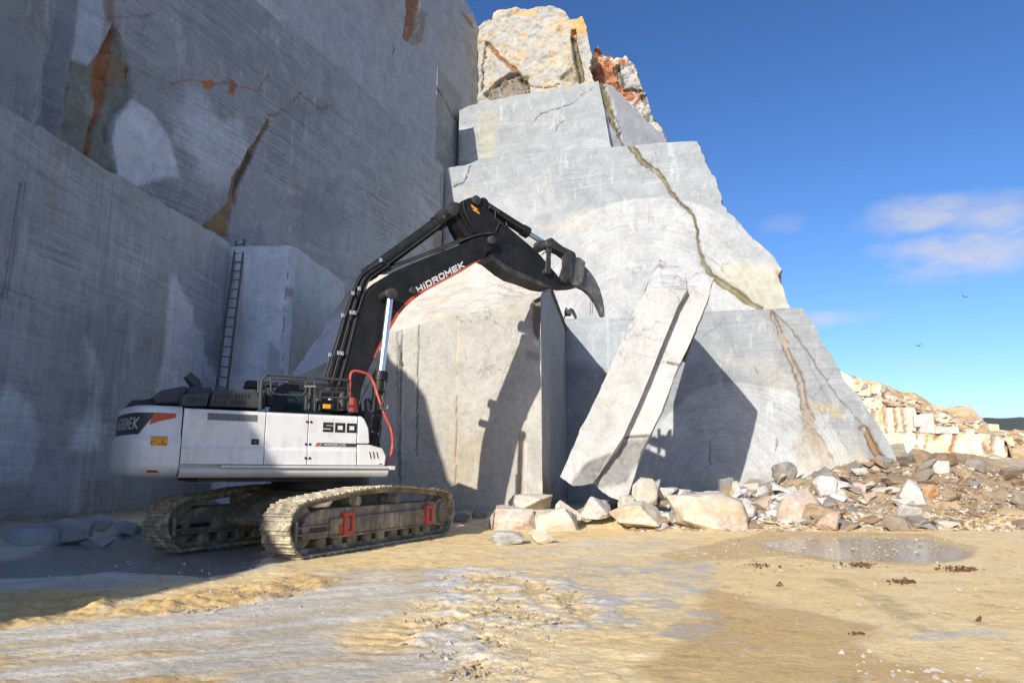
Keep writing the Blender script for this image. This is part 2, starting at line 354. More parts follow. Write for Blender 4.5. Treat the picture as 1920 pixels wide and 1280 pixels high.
class Paint:
    """what a face carries: base colour, stains, saw marks, relief - all in metres on the face itself"""
    def __init__(s, u, z, base, hs=.4, vs=.3):
        s.u, s.z = u, z; n = len(u); s.c = np.tile(np.array(base, float), (n, 1)); s.d = np.zeros(n); s.hs = np.full(n, hs); s.vs = np.full(n, vs); s.arc = np.zeros(n); s.rad = np.zeros(n)
        s.w1 = fbm(u * .9, z * .9, 3.3, 5, 11) - .5; s.w2 = fbm(u * 4, z * 4, 1.1, 5, 23) - .5; s.w3 = fbm(u * .9 + 40, z * .9, 8.3, 5, 31) - .5
    def blend(s, m, c): s.c = s.c * (1 - m[:, None]) + np.array(c) * m[:, None]
    def patch(s, pts, c, k=1.0, soft=.15, warp=.4, depth=0, rough=0, streak=None):
        sd = poly_sd(pts, s.u + s.w1 * warp * 2, s.z + s.w3 * warp * 2) + s.w2 * warp * .5; m = sstep(soft, -soft, sd)
        s.blend(m * k, c)
        if depth: s.d -= m * depth
        if rough: s.d += m * (fbm(s.u * 1.7, s.z * 1.7, 5., 6, 77, .6) - .5) * 2 * rough
        if streak is not None: s.hs = s.hs * (1 - m) + streak * m; s.vs = s.vs * (1 - m) + streak * m
        return m
    def crack(s, pts, w, c=OLIVE, k=1.0, dark=.35, depth=.08, warp=.25, taper=None, halo=0):
        d, q = seg_d(pts, s.u + s.w2 * warp, s.z + s.w1 * warp)
        ww = w * (.55 + 1.0 * (fbm(s.u * 1.5, s.z * 1.5, 2.2, 3, 5)))
        if taper is not None: ww = ww * np.interp(q, np.linspace(0, 1, len(taper)), taper)
        if halo: s.blend(sstep(w * 4, 0, d) * halo, np.array(c) * .5 + LIGHT * .5)
        m = sstep(ww * 1.25, ww * .75, d); s.blend(m * k, c); s.d -= m * depth
        s.d += m * s.w2 * .1
        if dark: e = sstep(ww * .32 + .012, ww * .1, np.abs(d - ww * .75 * (1 + s.w2))) * (s.w3 > -.08); s.blend(e * dark * (d < ww * 1.6), DARK)
        return m
    def line(s, pts, w, c, k=.7, warp=.05, depth=0):
        d, q = seg_d(pts, s.u + s.w2 * warp, s.z + s.w1 * warp); m = sstep(w, w * .4, d); s.blend(m * k, c); s.d -= m * depth
    def saw(s, c, r, k=.5, white=POWDER, wk=.5, zmin=None):
        """circular cut left by a saw: a pale disc with concentric scratches"""
        rr = np.hypot(s.u - c[0], s.z - c[1]); m = sstep(r * 1.01, r * .985, rr + s.w1 * .5)
        edge = m * (.55 + .45 * sstep(-.25, .25, s.w3)); s.blend(edge * wk, white); s.arc = np.maximum(s.arc, m * k); s.rad = np.where(m > .01, rr, s.rad); s.hs = s.hs * (1 - .7 * m)
def wall(name, P, bottom, right, top, left, res, paint, E=None, ed=.3, jags=(0, .0, .05, 0), rim=None, seed=1, mat=None, rough=.012, base=GREY, hs=.4, vs=.3, label=None, parent=None, back=True, kind='structure', cat=None, group=None):
    nc = max(8, int(max(plen(bottom), plen(top)) / res)); nr = max(8, int(max(plen(left), plen(right)) / res))
    B, T, Rr, L = [jag(resample(q, n), a, seed + i * 7) for i, (q, n, a) in enumerate(((bottom, nc, jags[0]), (top, nc, jags[2]), (right, nr, jags[1]), (left, nr, jags[3])))]
    s = np.linspace(0, 1, nc)[None, :, None]; q = np.linspace(0, 1, nr)[:, None, None]
    G = (1 - q) * B[None] + q * T[None] + (1 - s) * L[:, None] + s * Rr[:, None] - ((1 - s) * (1 - q) * B[0] + s * (1 - q) * B[-1] + (1 - s) * q * T[0] + s * q * T[-1])
    u, z = G[..., 0].ravel(), G[..., 1].ravel()
    pa = Paint(u, z, base, hs, vs); pa.d += (fbm(u * .35, z * .35, seed, 3, seed) - .5) * rough * 4 + (fbm(u * 2.2, z * 2.2, seed, 5, seed + 3, .6) - .5) * rough
    if paint: paint(pa, P)
    V = P.pt(u, z, pa.d); Fc = [grid_faces(nr, nc)]; C = pa.c; UV = np.stack([u, z], 1); A = dict(hs=pa.hs, vs=pa.vs, arc=pa.arc, rad=pa.rad)
    if E is not None:
        idx = np.arange(nr * nc).reshape(nr, nc); step = max(1, int(ed / res / 2))
        loop = np.concatenate([idx[::step, 0][:-1] if False else idx[:-1:step, 0], idx[-1, :-1:step], idx[-1:0:-step, -1], [idx[0, -1]]])
        Le = np.linalg.norm(E); nk = max(3, int(Le / ed) + 1); base_v = V[loop]; off = len(V); rows = []
        bu = P.pt(u[loop], z[loop], pa.d[loop]); cu, cz = u[loop] - u.mean(), z[loop] - z.mean()
        # outward direction inside the face plane
        lp = np.stack([u[loop], z[loop]], 1); tg = np.gradient(lp, axis=0); tg /= np.linalg.norm(tg, axis=1, keepdims=True) + 1e-9; on = np.stack([-tg[:, 1], tg[:, 0]], 1)
        arcl = np.r_[0, np.cumsum(np.hypot(*np.diff(lp, axis=0).T))]; rc = np.array(rim if rim is not None else base, float)
        cols = []; uvs = []
        for k in range(nk):
            f = k / (nk - 1); dd = f * Le
            nz = (fbm(arcl * 1.1, dd * 1.1 + 0 * arcl, 7., 5, seed + 50, .6) - .5) * 2 * (rough * 6 + max(jags) * .6) * min(1, k)
            p = bu + np.array(E) * f + np.multiply.outer(on[:, 0] * nz, P.d) + np.multiply.outer(on[:, 1] * nz, P.up); rows.append(p)
            w_ = fbm(arcl * .8, dd * .8 + 0 * arcl, 1., 4, seed + 9)[:, None]
            cols.append(rc[None] * (.75 + .5 * w_)); uvs.append(np.stack([arcl * 0 + dd, lp[:, 1]], 1))
        V = np.concatenate([V] + rows); Fc.append(grid_faces(nk, len(loop), off)); C = np.concatenate([C] + cols); UV = np.concatenate([UV] + uvs)
        n_ = nk * len(loop)
        for k_, v_ in (('hs', hs), ('vs', vs), ('arc', 0), ('rad', 0)): A[k_] = np.r_[A[k_], np.full(n_, v_)]
        if back:   # close the back with a coarse strip from the left side to the right side
            o2 = off + (nk - 1) * len(loop); nl = len(idx[:-1:step, 0]); nr2 = len(idx[-1:0:-step, -1]) + 1; m_ = min(nl, nr2) - 1
            Lb = o2 + np.round(np.linspace(0, nl, m_)).astype(int); Rb = o2 + len(loop) - 1 - np.round(np.linspace(0, nr2 - 1, m_)).astype(int)
            Fc.append(np.stack([Lb[:-1], Lb[1:], Rb[1:], Rb[:-1]], 1))
    me = grid_mesh(name, V, np.concatenate(Fc), C, UV, A)
    o = link(name, me, mat or MARBLE, parent, True)
    try: me.set_sharp_from_angle(angle=R(50))
    except Exception: pass
    if not parent: tag(o, label, cat, group, kind)
    return o
def dirv(deg, L): return np.array([math.sin(R(deg)) * L, math.cos(R(deg)) * L, 0])
S256 = lambda pts: [(x / 2.56, y / 2.56) for x, y in pts]
S256b = lambda pts: [(640 + x / 2.56, y / 2.56) for x, y in pts]
S228 = lambda pts: [(1100 + x / 2.286, 480 + y / 2.286) for x, y in pts]
S183 = lambda pts: [(x / 1.828, 400 + y / 1.828) for x, y in pts]
S213 = lambda pts: [(640 + x / 2.133, 440 + y / 2.133) for x, y in pts]

# lowest bench on the left
W1 = Pl((-11.22, 15.5), 89.0)
def p_w1(a, P):
    a.c *= (.82 + .5 * fbm(a.u * .15, a.z * .5, 0, 3, 3))[:, None]
    M = P.m
    a.patch(M(S183([(585, 215), (650, 300), (745, 560), (760, 640), (520, 640), (560, 450), (570, 300)])), (.60, .62, .66), .9, .22, .6, streak=.8)
    a.patch(M(S183([(300, 440), (340, 520), (345, 800), (240, 830), (280, 640)])), (.60, .62, .65), .85, .2, .6, streak=.9)
    a.patch(M(S183([(-60, 580), (60, 600), (130, 680), (145, 780), (110, 900), (-60, 900)])), (.56, .58, .61), .9, .1, .3)
    a.patch(M(S183([(190, 360), (450, 350), (445, 640), (290, 700), (190, 640)])), (.17, .19, .22), .35, .3, .5)
    for q, wd, k in (([(280, 690), (262, 800), (235, 1030)], .05, .55), ([(95, 880), (60, 1100)], .05, .3)):
        a.line(M(S256(q)), wd, (.42, .33, .20) if wd == .05 and k > .5 else (.12, .13, .15), k)
    a.line(M([(39, 344), (25, 430), (5, 560)]), .06, (.10, .11, .13), .6); a.line(M([(48, 344), (33, 430), (12, 560)]), .03, (.10, .11, .13), .5)
    low = sstep(1.5, .2, a.z + a.w1 * 2.2); a.blend(low * .5, (.24, .215, .18))
    wet = sstep(.5, .1, a.z + a.w1); a.blend(wet * .5, (.10, .10, .10))
    a.patch(M([(398, 330), (428, 345), (436, 470), (420, 470), (385, 440)]), (.45, .47, .5), .4, .1, .3)
bt = W1.m([(-30, 176), (0, 195), (60, 232), (110, 262), (180, 305), (250, 348), (300, 378), (350, 408), (400, 437), (430, 456)])
wall('quarry_wall', W1, [(bt[0][0], -.6), (bt[-1][0], -.6)], [(bt[-1][0], -.6), bt[-1]], bt, [(bt[0][0], -.6), bt[0]], .055, p_w1, dirv(-90, 2.4), .4, (0, .02, .05, 0), hs=1.05, vs=.8, seed=3, base=GREY * 1.0, label='lowest dark saw-cut marble wall at the left, in shade')
# the same wall running on behind the camera (out of frame, it shades the yard)
b0 = bt[0]
wall('quarry_wall', W1, [(-42, -.6), (b0[0], -.6)], [(b0[0], -.6), b0], [(-42, 5.6), (-23, 6.3), (-19.4, 7.2), (-16.3, 8.5), (-12.8, 10.2), (-11.2, 12.0), (-6, 12.0), (-2.5, b0[1] + .3), b0], [(-42, -.6), (-42, 5.6)], .35, None, dirv(-90, 2.4), .8, (0, .0, .25, 0), hs=.6, seed=5, base=GREY * .8, rough=.03, label='shaded quarry wall running on beside the yard')

# second bench on the left, set back on top of the first
W2 = Pl((-4.45, 43.9), 90 - 22.0)
def p_w2(a, P):
    M = P.m; k = sstep(-28, 0, a.u); a.c *= (.86 + .22 * k)[:, None] * (.88 + .26 * fbm(a.u * .3, a.z * .3, 2, 5, 61))[:, None]
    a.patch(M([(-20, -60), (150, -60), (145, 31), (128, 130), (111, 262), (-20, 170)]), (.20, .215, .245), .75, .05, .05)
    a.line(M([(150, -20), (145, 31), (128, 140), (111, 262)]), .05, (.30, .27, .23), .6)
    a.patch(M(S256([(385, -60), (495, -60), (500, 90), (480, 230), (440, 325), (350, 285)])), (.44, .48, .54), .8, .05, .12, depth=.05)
    a.patch(M(S256([(350, 290), (440, 322), (480, 230), (500, 190), (545, 125), (600, 250), (630, 340), (635, 470), (555, 560), (535, 650), (565, 840), (430, 770), (290, 690), (285, 640), (330, 400)])), (.215, .215, .175), .9, .04, .18, depth=.22, rough=.22, streak=.1)
    a.patch(M(S256([(560, 240), (610, 300), (630, 340), (560, 420), (520, 420), (540, 330)])), BROWN, .7, .05, .15, rough=.1)
    a.patch(M(S256([(500, 200), (545, 128), (560, 190), (545, 300), (520, 460), (490, 560), (462, 640), (455, 740), (490, 785), (430, 770), (420, 700), (462, 600), (470, 480), (455, 360), (470, 290)])), RUST, .95, .05, .14, depth=.1, rough=.08)
    a.patch(M(S256([(500, -40), (550, -40), (545, 120), (510, 110)])), BROWN * .9, .7, .06, .25, rough=.05)
    a.line(M(S256([(560, 90), (640, 80), (740, 75)])), .05, BROWN, .5, .3)
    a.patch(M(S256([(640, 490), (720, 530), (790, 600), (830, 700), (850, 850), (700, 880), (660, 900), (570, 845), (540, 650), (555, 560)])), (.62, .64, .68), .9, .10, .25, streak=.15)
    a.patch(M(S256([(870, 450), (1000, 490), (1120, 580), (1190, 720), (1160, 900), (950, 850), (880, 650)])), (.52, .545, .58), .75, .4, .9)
    a.patch(M(S256([(965, 385), (1025, 380), (1030, 410), (1000, 435), (970, 420)])), RUST * 1.3, .9, .05, .12); a.patch(M(S256([(1095, 375), (1125, 385), (1140, 410), (1120, 460), (1095, 440), (1105, 405)])), RUST, .9, .04, .12)
    a.line(M(S256([(820, 415), (900, 385), (990, 405), (1090, 400), (1240, 430), (1295, 350)])), .06, RUST, .6, .3)
    a.line(M(S256([(660, 340), (760, 380), (840, 410)])), .04, OLIVE, .5, .3)
    a.patch(M(S256([(1290, 560), (1255, 610), (1240, 650), (1190, 720), (1120, 850), (1085, 980), (1010, 1070), (970, 1090), (1060, 1140), (1105, 1150), (1120, 1020), (1150, 900), (1210, 760), (1240, 680), (1290, 600)])), BROWN * 1.15, .95, .04, .16, depth=.16, rough=.12)
    a.patch(M(S256([(1200, 700), (1220, 740), (1170, 850), (1120, 960), (1140, 860)])), DARK, .7, .03, .1)
    a.line(M(S256([(1290, 560), (1385, 525), (1440, 455), (1520, 520), (1600, 515)])), .05, BROWN * .7, .8, .5)
    a.patch(M(S256([(1380, 470), (1600, 470), (1640, 560), (1480, 610), (1340, 590)])), (.19, .20, .20), .55, .5, .9)
    a.patch(M(S256([(1370, 900), (1420, 900), (1400, 960)])), (.5, .42, .34), .5, .1, .3)
    a.patch(M(S256([(1440, 900), (1640, 850), (1640, 1150), (1440, 1100)])), (.22, .23, .24), .45, .5, .9)
    a.line(M([(826, 330), (828, 440), (822, 560)]), .12, BROWN * .8, .6, .3)
    a.patch(M([(812, 430), (826, 440), (824, 520), (812, 520)]), BROWN, .6, .1, .3)
t2 = W2.m([(300, -160), (380, -85), (478, 0), (520, 38), (560, 68), (640, 128), (730, 215), (800, 278), (831, 312)]); c2 = (0.0, 6.8)
W2b = [(t2[0][0] - 6, 7.0), (-12, 5.4), (.3, 5.8)]
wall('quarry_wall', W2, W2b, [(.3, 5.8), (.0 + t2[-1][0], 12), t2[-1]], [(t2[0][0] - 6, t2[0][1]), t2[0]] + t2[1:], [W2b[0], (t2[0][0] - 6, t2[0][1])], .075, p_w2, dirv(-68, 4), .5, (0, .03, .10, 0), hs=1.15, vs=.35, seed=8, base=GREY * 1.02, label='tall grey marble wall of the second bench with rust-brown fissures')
# unseen rock mass added left of frame to shade the corner block
Wo = Pl((-13.2, 8), 89.0)
wall('quarry_wall', Wo, [(-2.5, 6.5), (9.0, 6.5)], [(9.0, 6.5), (9.4, 15.5)], [(-2.5, 13), (3, 15), (9.4, 15.5)], [(-2.5, 6.5), (-2.5, 13)], .4, None, dirv(-90, 6), .8, (0, .2, .3, .2), rough=.05, seed=9, base=GREY * .8, label='unseen rock mass added on the lowest bench to shade the corner block')
# third bench on the left and its end
e3 = atY(820, 125, 45.0); W3 = Pl((e3[0], e3[1]), 90 - 22.0)
def p_w3(a, P):
    M = P.m; a.patch(M(S256b([(-120, 60), (120, 120), (210, 300), (150, 330), (-40, 200)])), (.36, .38, .40), .4, .6, .8)
    a.line(M(S256b([(0, 130), (60, 220), (100, 340)])), .05, (.55, .57, .58), .5, .3)
    a.line(M(S256b([(245, 215), (255, 240), (245, 260)])), .12, BROWN, .8, .2)
    a.patch(M([(486, -30), (540, 38), (520, 40), (470, 0)]), (.5, .52, .53), .7, .1, .3)
t3 = W3.m([(560, -120), (640, -10), (690, 30), (714, 40), (760, 76), (820, 125)]); e3f = atY(819, 125, 47.2)
wall('quarry_wall', W3, [(t3[0][0] - 4, 17), (0, 17)], [(0, 17), t3[-1]], [(t3[0][0] - 4, t3[0][1])] + t3, [(t3[0][0] - 4, 17), (t3[0][0] - 4, t3[0][1])], .085, p_w3, dirv(-68, 4), .5, (0, .02, .05, 0), hs=.6, vs=.3, seed=12, base=GREY * 1.25, label='third marble bench on the upper left, its top edge sloping down to the right')
W3e = Pl((e3f[0], e3f[1]), 90 - 20.0)
def p_w3e(a, P):
    M = P.m; a.blend(np.full(a.u.shape, .35), (.36, .34, .26)); a.crack(M(S256b([(420, 378), (480, 450), (530, 550), (570, 610)])), .09, OLIVE, dark=.5, warp=.3)
r3 = W3e.m([(862, 178), (862, 340)])
wall('quarry_wall', W3e, [(0.01, 17), (r3[1][0] + .3, 17)], [(r3[1][0] + .3, 17), (r3[0][0] + .3, r3[0][1])], W3e.m([(820.3, 125), (840, 150)]) + [(r3[0][0] + .3, r3[0][1])], [(0.01, 17), W3e.m([(820.3, 125)])[0]], .085, p_w3e, dirv(-68, 3), .5, (0, .0, .06, 0), seed=14, base=GREY * .98, hs=.3, vs=.5, label='narrow end face of the third bench with an olive crack', back=False)
# fourth bench on the left, highest
e4 = atY(896, 50, 54.5); W4 = Pl((e4[0], e4[1]), 90 - 27.0)
def p_w4(a, P):
    M = P.m; a.patch(M([(765, -60), (790, -60), (782, 40), (768, 85), (755, 72), (762, 20)]), RUST * 1.0, .9, .08, .25, depth=.2, rough=.2); a.patch(M([(782, 10), (800, 30), (790, 80), (770, 85)]), (.26, .22, .17), .8, .1, .3, rough=.15)
    a.patch(M([(866, 22), (884, 36), (890, 56), (878, 45)]), BROWN * 1.2, .9, .1, .2, depth=.1); a.patch(M([(690, -60), (740, -60), (730, 60), (700, 40)]), (.36, .34, .33), .6, .3, .6)
    a.patch(M([(870, 60), (900, 60), (900, 200), (880, 200)]), (.34, .33, .25), .5, .4, .5)
t4 = W4.m([(600, -420), (720, -200), (800, -90), (850, -25), (878, 10), (890, 34), (896, 52)])
wall('quarry_wall', W4, [(t4[0][0] - 3, 22), (0, 22)], [(0, 22), t4[-1]], [(t4[0][0] - 3, t4[0][1])] + t4, [(t4[0][0] - 3, 22), (t4[0][0] - 3, t4[0][1])], .10, p_w4, dirv(-66, 4), .6, (0, .08, .25, 0), hs=.45, vs=.35, seed=16, base=GREY * 1.2, rough=.03, label='highest marble bench on the left with an orange fissure')

# big face across the back
Bp = Pl((-4.45, 43.9), -21.0)
def p_b(a, P):
    M = P.m; a.c *= (.92 + .25 * fbm(a.u * .25, a.z * .8, 0, 4, 6))[:, None]
    cc = M([(1195, 640)])[0]; rr = abs(M([(1195, 372)])[0][1] - cc[1]); a.saw(cc, rr, .75, POWDER, .75)
    c2_ = M([(860, 520)])[0]; r2_ = M([(860, 350)])[0][1] - c2_[1]; a.saw(c2_, r2_, .4, POWDER, .28)
    a.patch(M([(940, 360), (1035, 320), (1040, 400), (960, 440)]), POWDER, .3, .3, .8)
    a.patch(M([(1350, 480), (1460, 500), (1480, 575), (1420, 578), (1340, 530)]), (.40, .37, .24), .55, .35, .8); a.patch(M([(1340, 360), (1400, 430), (1450, 490), (1400, 500), (1330, 420)]), LIGHT, .5, .3, .5)
    a.patch(M([(1000, 430), (1100, 390), (1110, 440)]), (.50, .44, .36), .35, .3, .7)
    a.crack(M([(1183, 273), (1202, 300), (1234, 324), (1253, 352), (1269, 375), (1300, 402), (1308, 440), (1312, 470), (1320, 495), (1336, 519), (1362, 537), (1389, 554), (1424, 578)]), .12, OLIVE * .85, taper=[1.5, 1.1, .8, .75, .7, .5, .35, .55, 1, 1.1, 1.2, 1.2, 1.1], dark=.45, depth=.15, halo=.25)
    a.line(M([(1314, 470), (1350, 500), (1366, 520)]), .05, BROWN, .6, .5)
    a.line(M([(882, 312), (868, 340), (850, 350)]), .07, DARK, .8, .5, .05); a.line(M([(880, 312), (872, 335)]), .07, DARK, .7, .5)
    a.patch(M([(1455, 505), (1466, 510), (1462, 530)]), RUST, .8, .1, .15)
    for q in (((1028, 310), (1036, 360)), ((1150, 300), (1148, 345)), ((1290, 560), (1296, 500)), ((1075, 330), (1080, 380))): a.line(M(q), .05, POWDER, .5, .3)
tb = Bp.m([(833, 316), (870, 311), (882, 307), (900, 298), (960, 291), (1040, 283), (1130, 276), (1180, 274), (1240, 268), (1306, 265)])
rb = Bp.m([(1482, 582), (1478, 570), (1462, 528), (1458, 516), (1466, 505), (1448, 480), (1402, 436), (1356, 384), (1352, 362), (1332, 318), (1306, 265)]); xr = rb[0][0]
wall('quarry_wall', Bp, [(-.2, 4.6), (xr + .5, 4.6)], [(xr + .5, 4.6)] + rb, tb, [(-.2, 4.6), tb[0]], .07, p_b, dirv(20, 7), .35, (0, .10, .05, 0), rim=LIGHT, hs=.55, vs=.12, seed=20, base=LIGHT * .98, label='broad sunlit marble face behind the boom with a brown crack')

# bench above it
ec = atY(861, 205, 50.2); Cp = Pl((ec[0], ec[1]), -21.0)
def p_c(a, P):
    M = P.m; a.patch(M([(895, 210), (930, 215), (928, 300), (903, 312)]), (.38, .36, .25), .5, .3, .4)
    a.line(M([(1112, 163), (1075, 195), (1012, 215), (995, 235)]), .045, DARK, .9, .6, .03); a.line(M([(1060, 225), (1048, 232), (1042, 245)]), .05, DARK, .9, .3)
    a.line(M([(930, 233), (1050, 231)]), .08, (.42, .38, .26), .4, .5); a.line(M([(940, 200), (938, 230)]), .09, POWDER, .8, .2)
    a.saw(M([(1100, 330)])[0], 2.9, .5, POWDER, .3); a.patch(M([(860, 230), (885, 240), (900, 280), (895, 305), (860, 305)]), (.40, .43, .44), .5, .2, .8)
tc = Cp.m([(861, 207), (880, 199), (900, 193), (960, 180), (1040, 168), (1100, 158), (1122, 152)]); rc_ = Cp.m([(1150, 290), (1144, 270), (1134, 210), (1122, 152)])
wall('quarry_wall', Cp, [(0, 16.5), (rc_[0][0], 16.5)], [(rc_[0][0], 16.5)] + rc_, tc, [(0, 16.5), tc[0]], .075, p_c, dirv(8, 5), .4, (0, .03, .06, 0), seed=24, base=LIGHT * 1.02, hs=.5, vs=.1, label='upper marble bench above the broad face, left of the leaning edge')
k0 = Cp.pt(rc_[-1][0], 0.)[:2]; Cs = Pl((k0[0], k0[1]), 34.0)
def p_cs(a, P):
    M = P.m; a.crack(M([(1127, 160), (1140, 190), (1150, 230), (1162, 255), (1168, 272)]), .42, OLIVE, dark=.6, warp=.4, depth=.2, taper=[1, 1.2, .5, .35, .25]); a.line(M([(1148, 205), (1160, 235), (1168, 270)]), .06, DARK, .8, .3)
tcs = Cs.m([(1123, 152), (1146, 160), (1170, 183), (1195, 210), (1220, 235), (1240, 252), (1250, 266)]); 
wall('quarry_wall', Cs, [(.02, 16.5), (tcs[-1][0] + 1, 16.5)], [(tcs[-1][0] + 1, 16.5), tcs[-1]], tcs, [(.02, 16.5), tcs[0]], .085, p_cs, dirv(-10, 3), .5, (0, .1, .12, 0), seed=26, base=GREY * 1.15, hs=.6, label='oblique side of the upper bench with two dark cracks', back=False)

# rough natural rock on top
ed_ = atY(897, 60, 54.5); Dp = Pl((ed_[0], ed_[1]), -20.0)
def p_d(a, P):
    M = P.m; n = fbm(a.u * .9, a.z * .9, 2, 6, 90, .65); a.d += (n - .5) * .9
    a.blend(sstep(.42, .6, fbm(a.u * .6, a.z * 1.1, 5, 5, 91)) * .5, (.42, .37, .26)); a.blend(sstep(.57, .68, fbm(a.u * 1.6, a.z * 1.6, 9, 5, 92)) * .55, (.42, .30, .15))
    a.crack(M([(913, 78), (935, 105), (965, 130), (985, 165), (990, 175)]), .16, RUST, dark=.7, depth=.2, warp=.3)
    a.patch(M([(905, 178), (935, 150), (965, 130), (985, 150), (990, 172), (960, 180), (925, 190)]), (.16, .14, .11), .85, .1, .3, depth=.5, rough=.4)
    a.patch(M([(968, 140), (990, 143), (985, 155), (975, 152)]), OLIVE * .8, .9, .05, .1, depth=.3); a.patch(M([(1050, 150), (1070, 125), (1080, 150), (1080, 155)]), OLIVE, .8, .1, .2, depth=.3)
    a.crack(M([(1075, 60), (1078, 95), (1086, 130), (1090, 152)]), .22, DARK * 1.5, dark=.9, depth=.6, warp=.2); a.patch(M([(1070, 70), (1078, 70), (1092, 150), (1078, 152)]), OLIVE * .8, .8, .1, .2, depth=.2)
    a.crack(M([(912, 76), (905, 120), (903, 170)]), .08, DARK * 3, dark=.5, depth=.1, warp=.5); a.crack(M([(985, 160), (1020, 165), (1050, 158)]), .07, BROWN, dark=.5)
    a.patch(M([(960, 22), (1010, 18), (1000, 34), (970, 30)]), (.55, .30, .10), .8, .15, .3); a.patch(M([(1070, 32), (1097, 32), (1098, 62), (1070, 62)]), (.55, .27, .08), .9, .1, .3)
td = Dp.m([(896, 50), (905, 42), (922, 38), (926, 24), (940, 18), (990, 15), (1036, 11), (1048, 14), (1060, 25), (1067, 34), (1090, 32), (1094, 42), (1096, 62)])
rd = Dp.m([(1112, 158), (1106, 130), (1106, 92), (1098, 72), (1096, 62)])
wall('rock_outcrop', Dp, [(-1.5, 22), (rd[0][0] + .3, 22)], [(rd[0][0] + .3, 22)] + rd, td, [(-1.5, 22), td[0]], .08, p_d, dirv(5, 5), .4, (0, .3, .16, .1), seed=30, base=(.34, .335, .31), hs=.1, vs=.05, rough=.05, label='rough weathered rock capping the quarry against the sky')

eg = atY(1105, 150, 55.5); Gp = Pl((eg[0], eg[1]), -14.0)
def p_g(a, P):
    M = P.m; a.blend(np.full(len(a.u), .8), (.34, .32, .28)); n = fbm(a.u * 1.1, a.z * 1.1, 2, 6, 190, .65); a.d += (n - .5) * 1.6
    a.patch(M([(1098, 85), (1140, 98), (1152, 125), (1160, 150), (1160, 160), (1185, 172), (1200, 178), (1196, 195), (1170, 185), (1140, 175), (1100, 165)]), (.36, .13, .045), .92, .12, .3, rough=.5)
    a.patch(M([(1108, 108), (1125, 106), (1130, 120), (1112, 124)]), (.5, .3, .14), .6, .2, .4); a.patch(M([(1148, 108), (1180, 108), (1182, 122), (1168, 130), (1152, 120)]), (.52, .27, .12), .8, .1, .3)
    a.patch(M([(1160, 122), (1182, 118), (1208, 168), (1206, 172), (1172, 168)]), (.31, .31, .30), .9, .05, .1); a.patch(M([(1150, 125), (1162, 122), (1170, 165), (1160, 160)]), DARK * 3, .8, .05, .2, depth=.5)
    a.line(M([(1172, 170), (1206, 173)]), .15, DARK * 2, .9, .3, .3); a.patch(M([(1195, 180), (1212, 180), (1214, 195), (1205, 192)]), DARK * 3, .7, .1, .2, depth=.3); a.blend(sstep(.56, .64, fbm(a.u * 2, a.z * 2, 4, 4, 191)) * .6, (.58, .54, .46))
tg_ = Gp.m([(1098, 96), (1103, 93), (1112, 104), (1122, 92), (1128, 104), (1140, 100), (1149, 112), (1162, 109), (1178, 108), (1186, 118)]); rg_ = Gp.m([(1262, 285), (1251, 266), (1240, 244), (1224, 214), (1214, 192), (1213, 180), (1208, 175), (1206, 166), (1196, 140), (1186, 118)])
wall('rock_outcrop', Gp, [(tg_[0][0], 20), (rg_[0][0], 20)], [(rg_[0][0], 20)] + rg_, tg_, [(tg_[0][0], 20), tg_[0]], .085, p_g, dirv(10, 4), .4, (0, .25, .3, .1), seed=192, base=GREY * 1.1, hs=.1, rough=.06, label='rust-red broken rock and tilted grey slab at the right end of the summit')

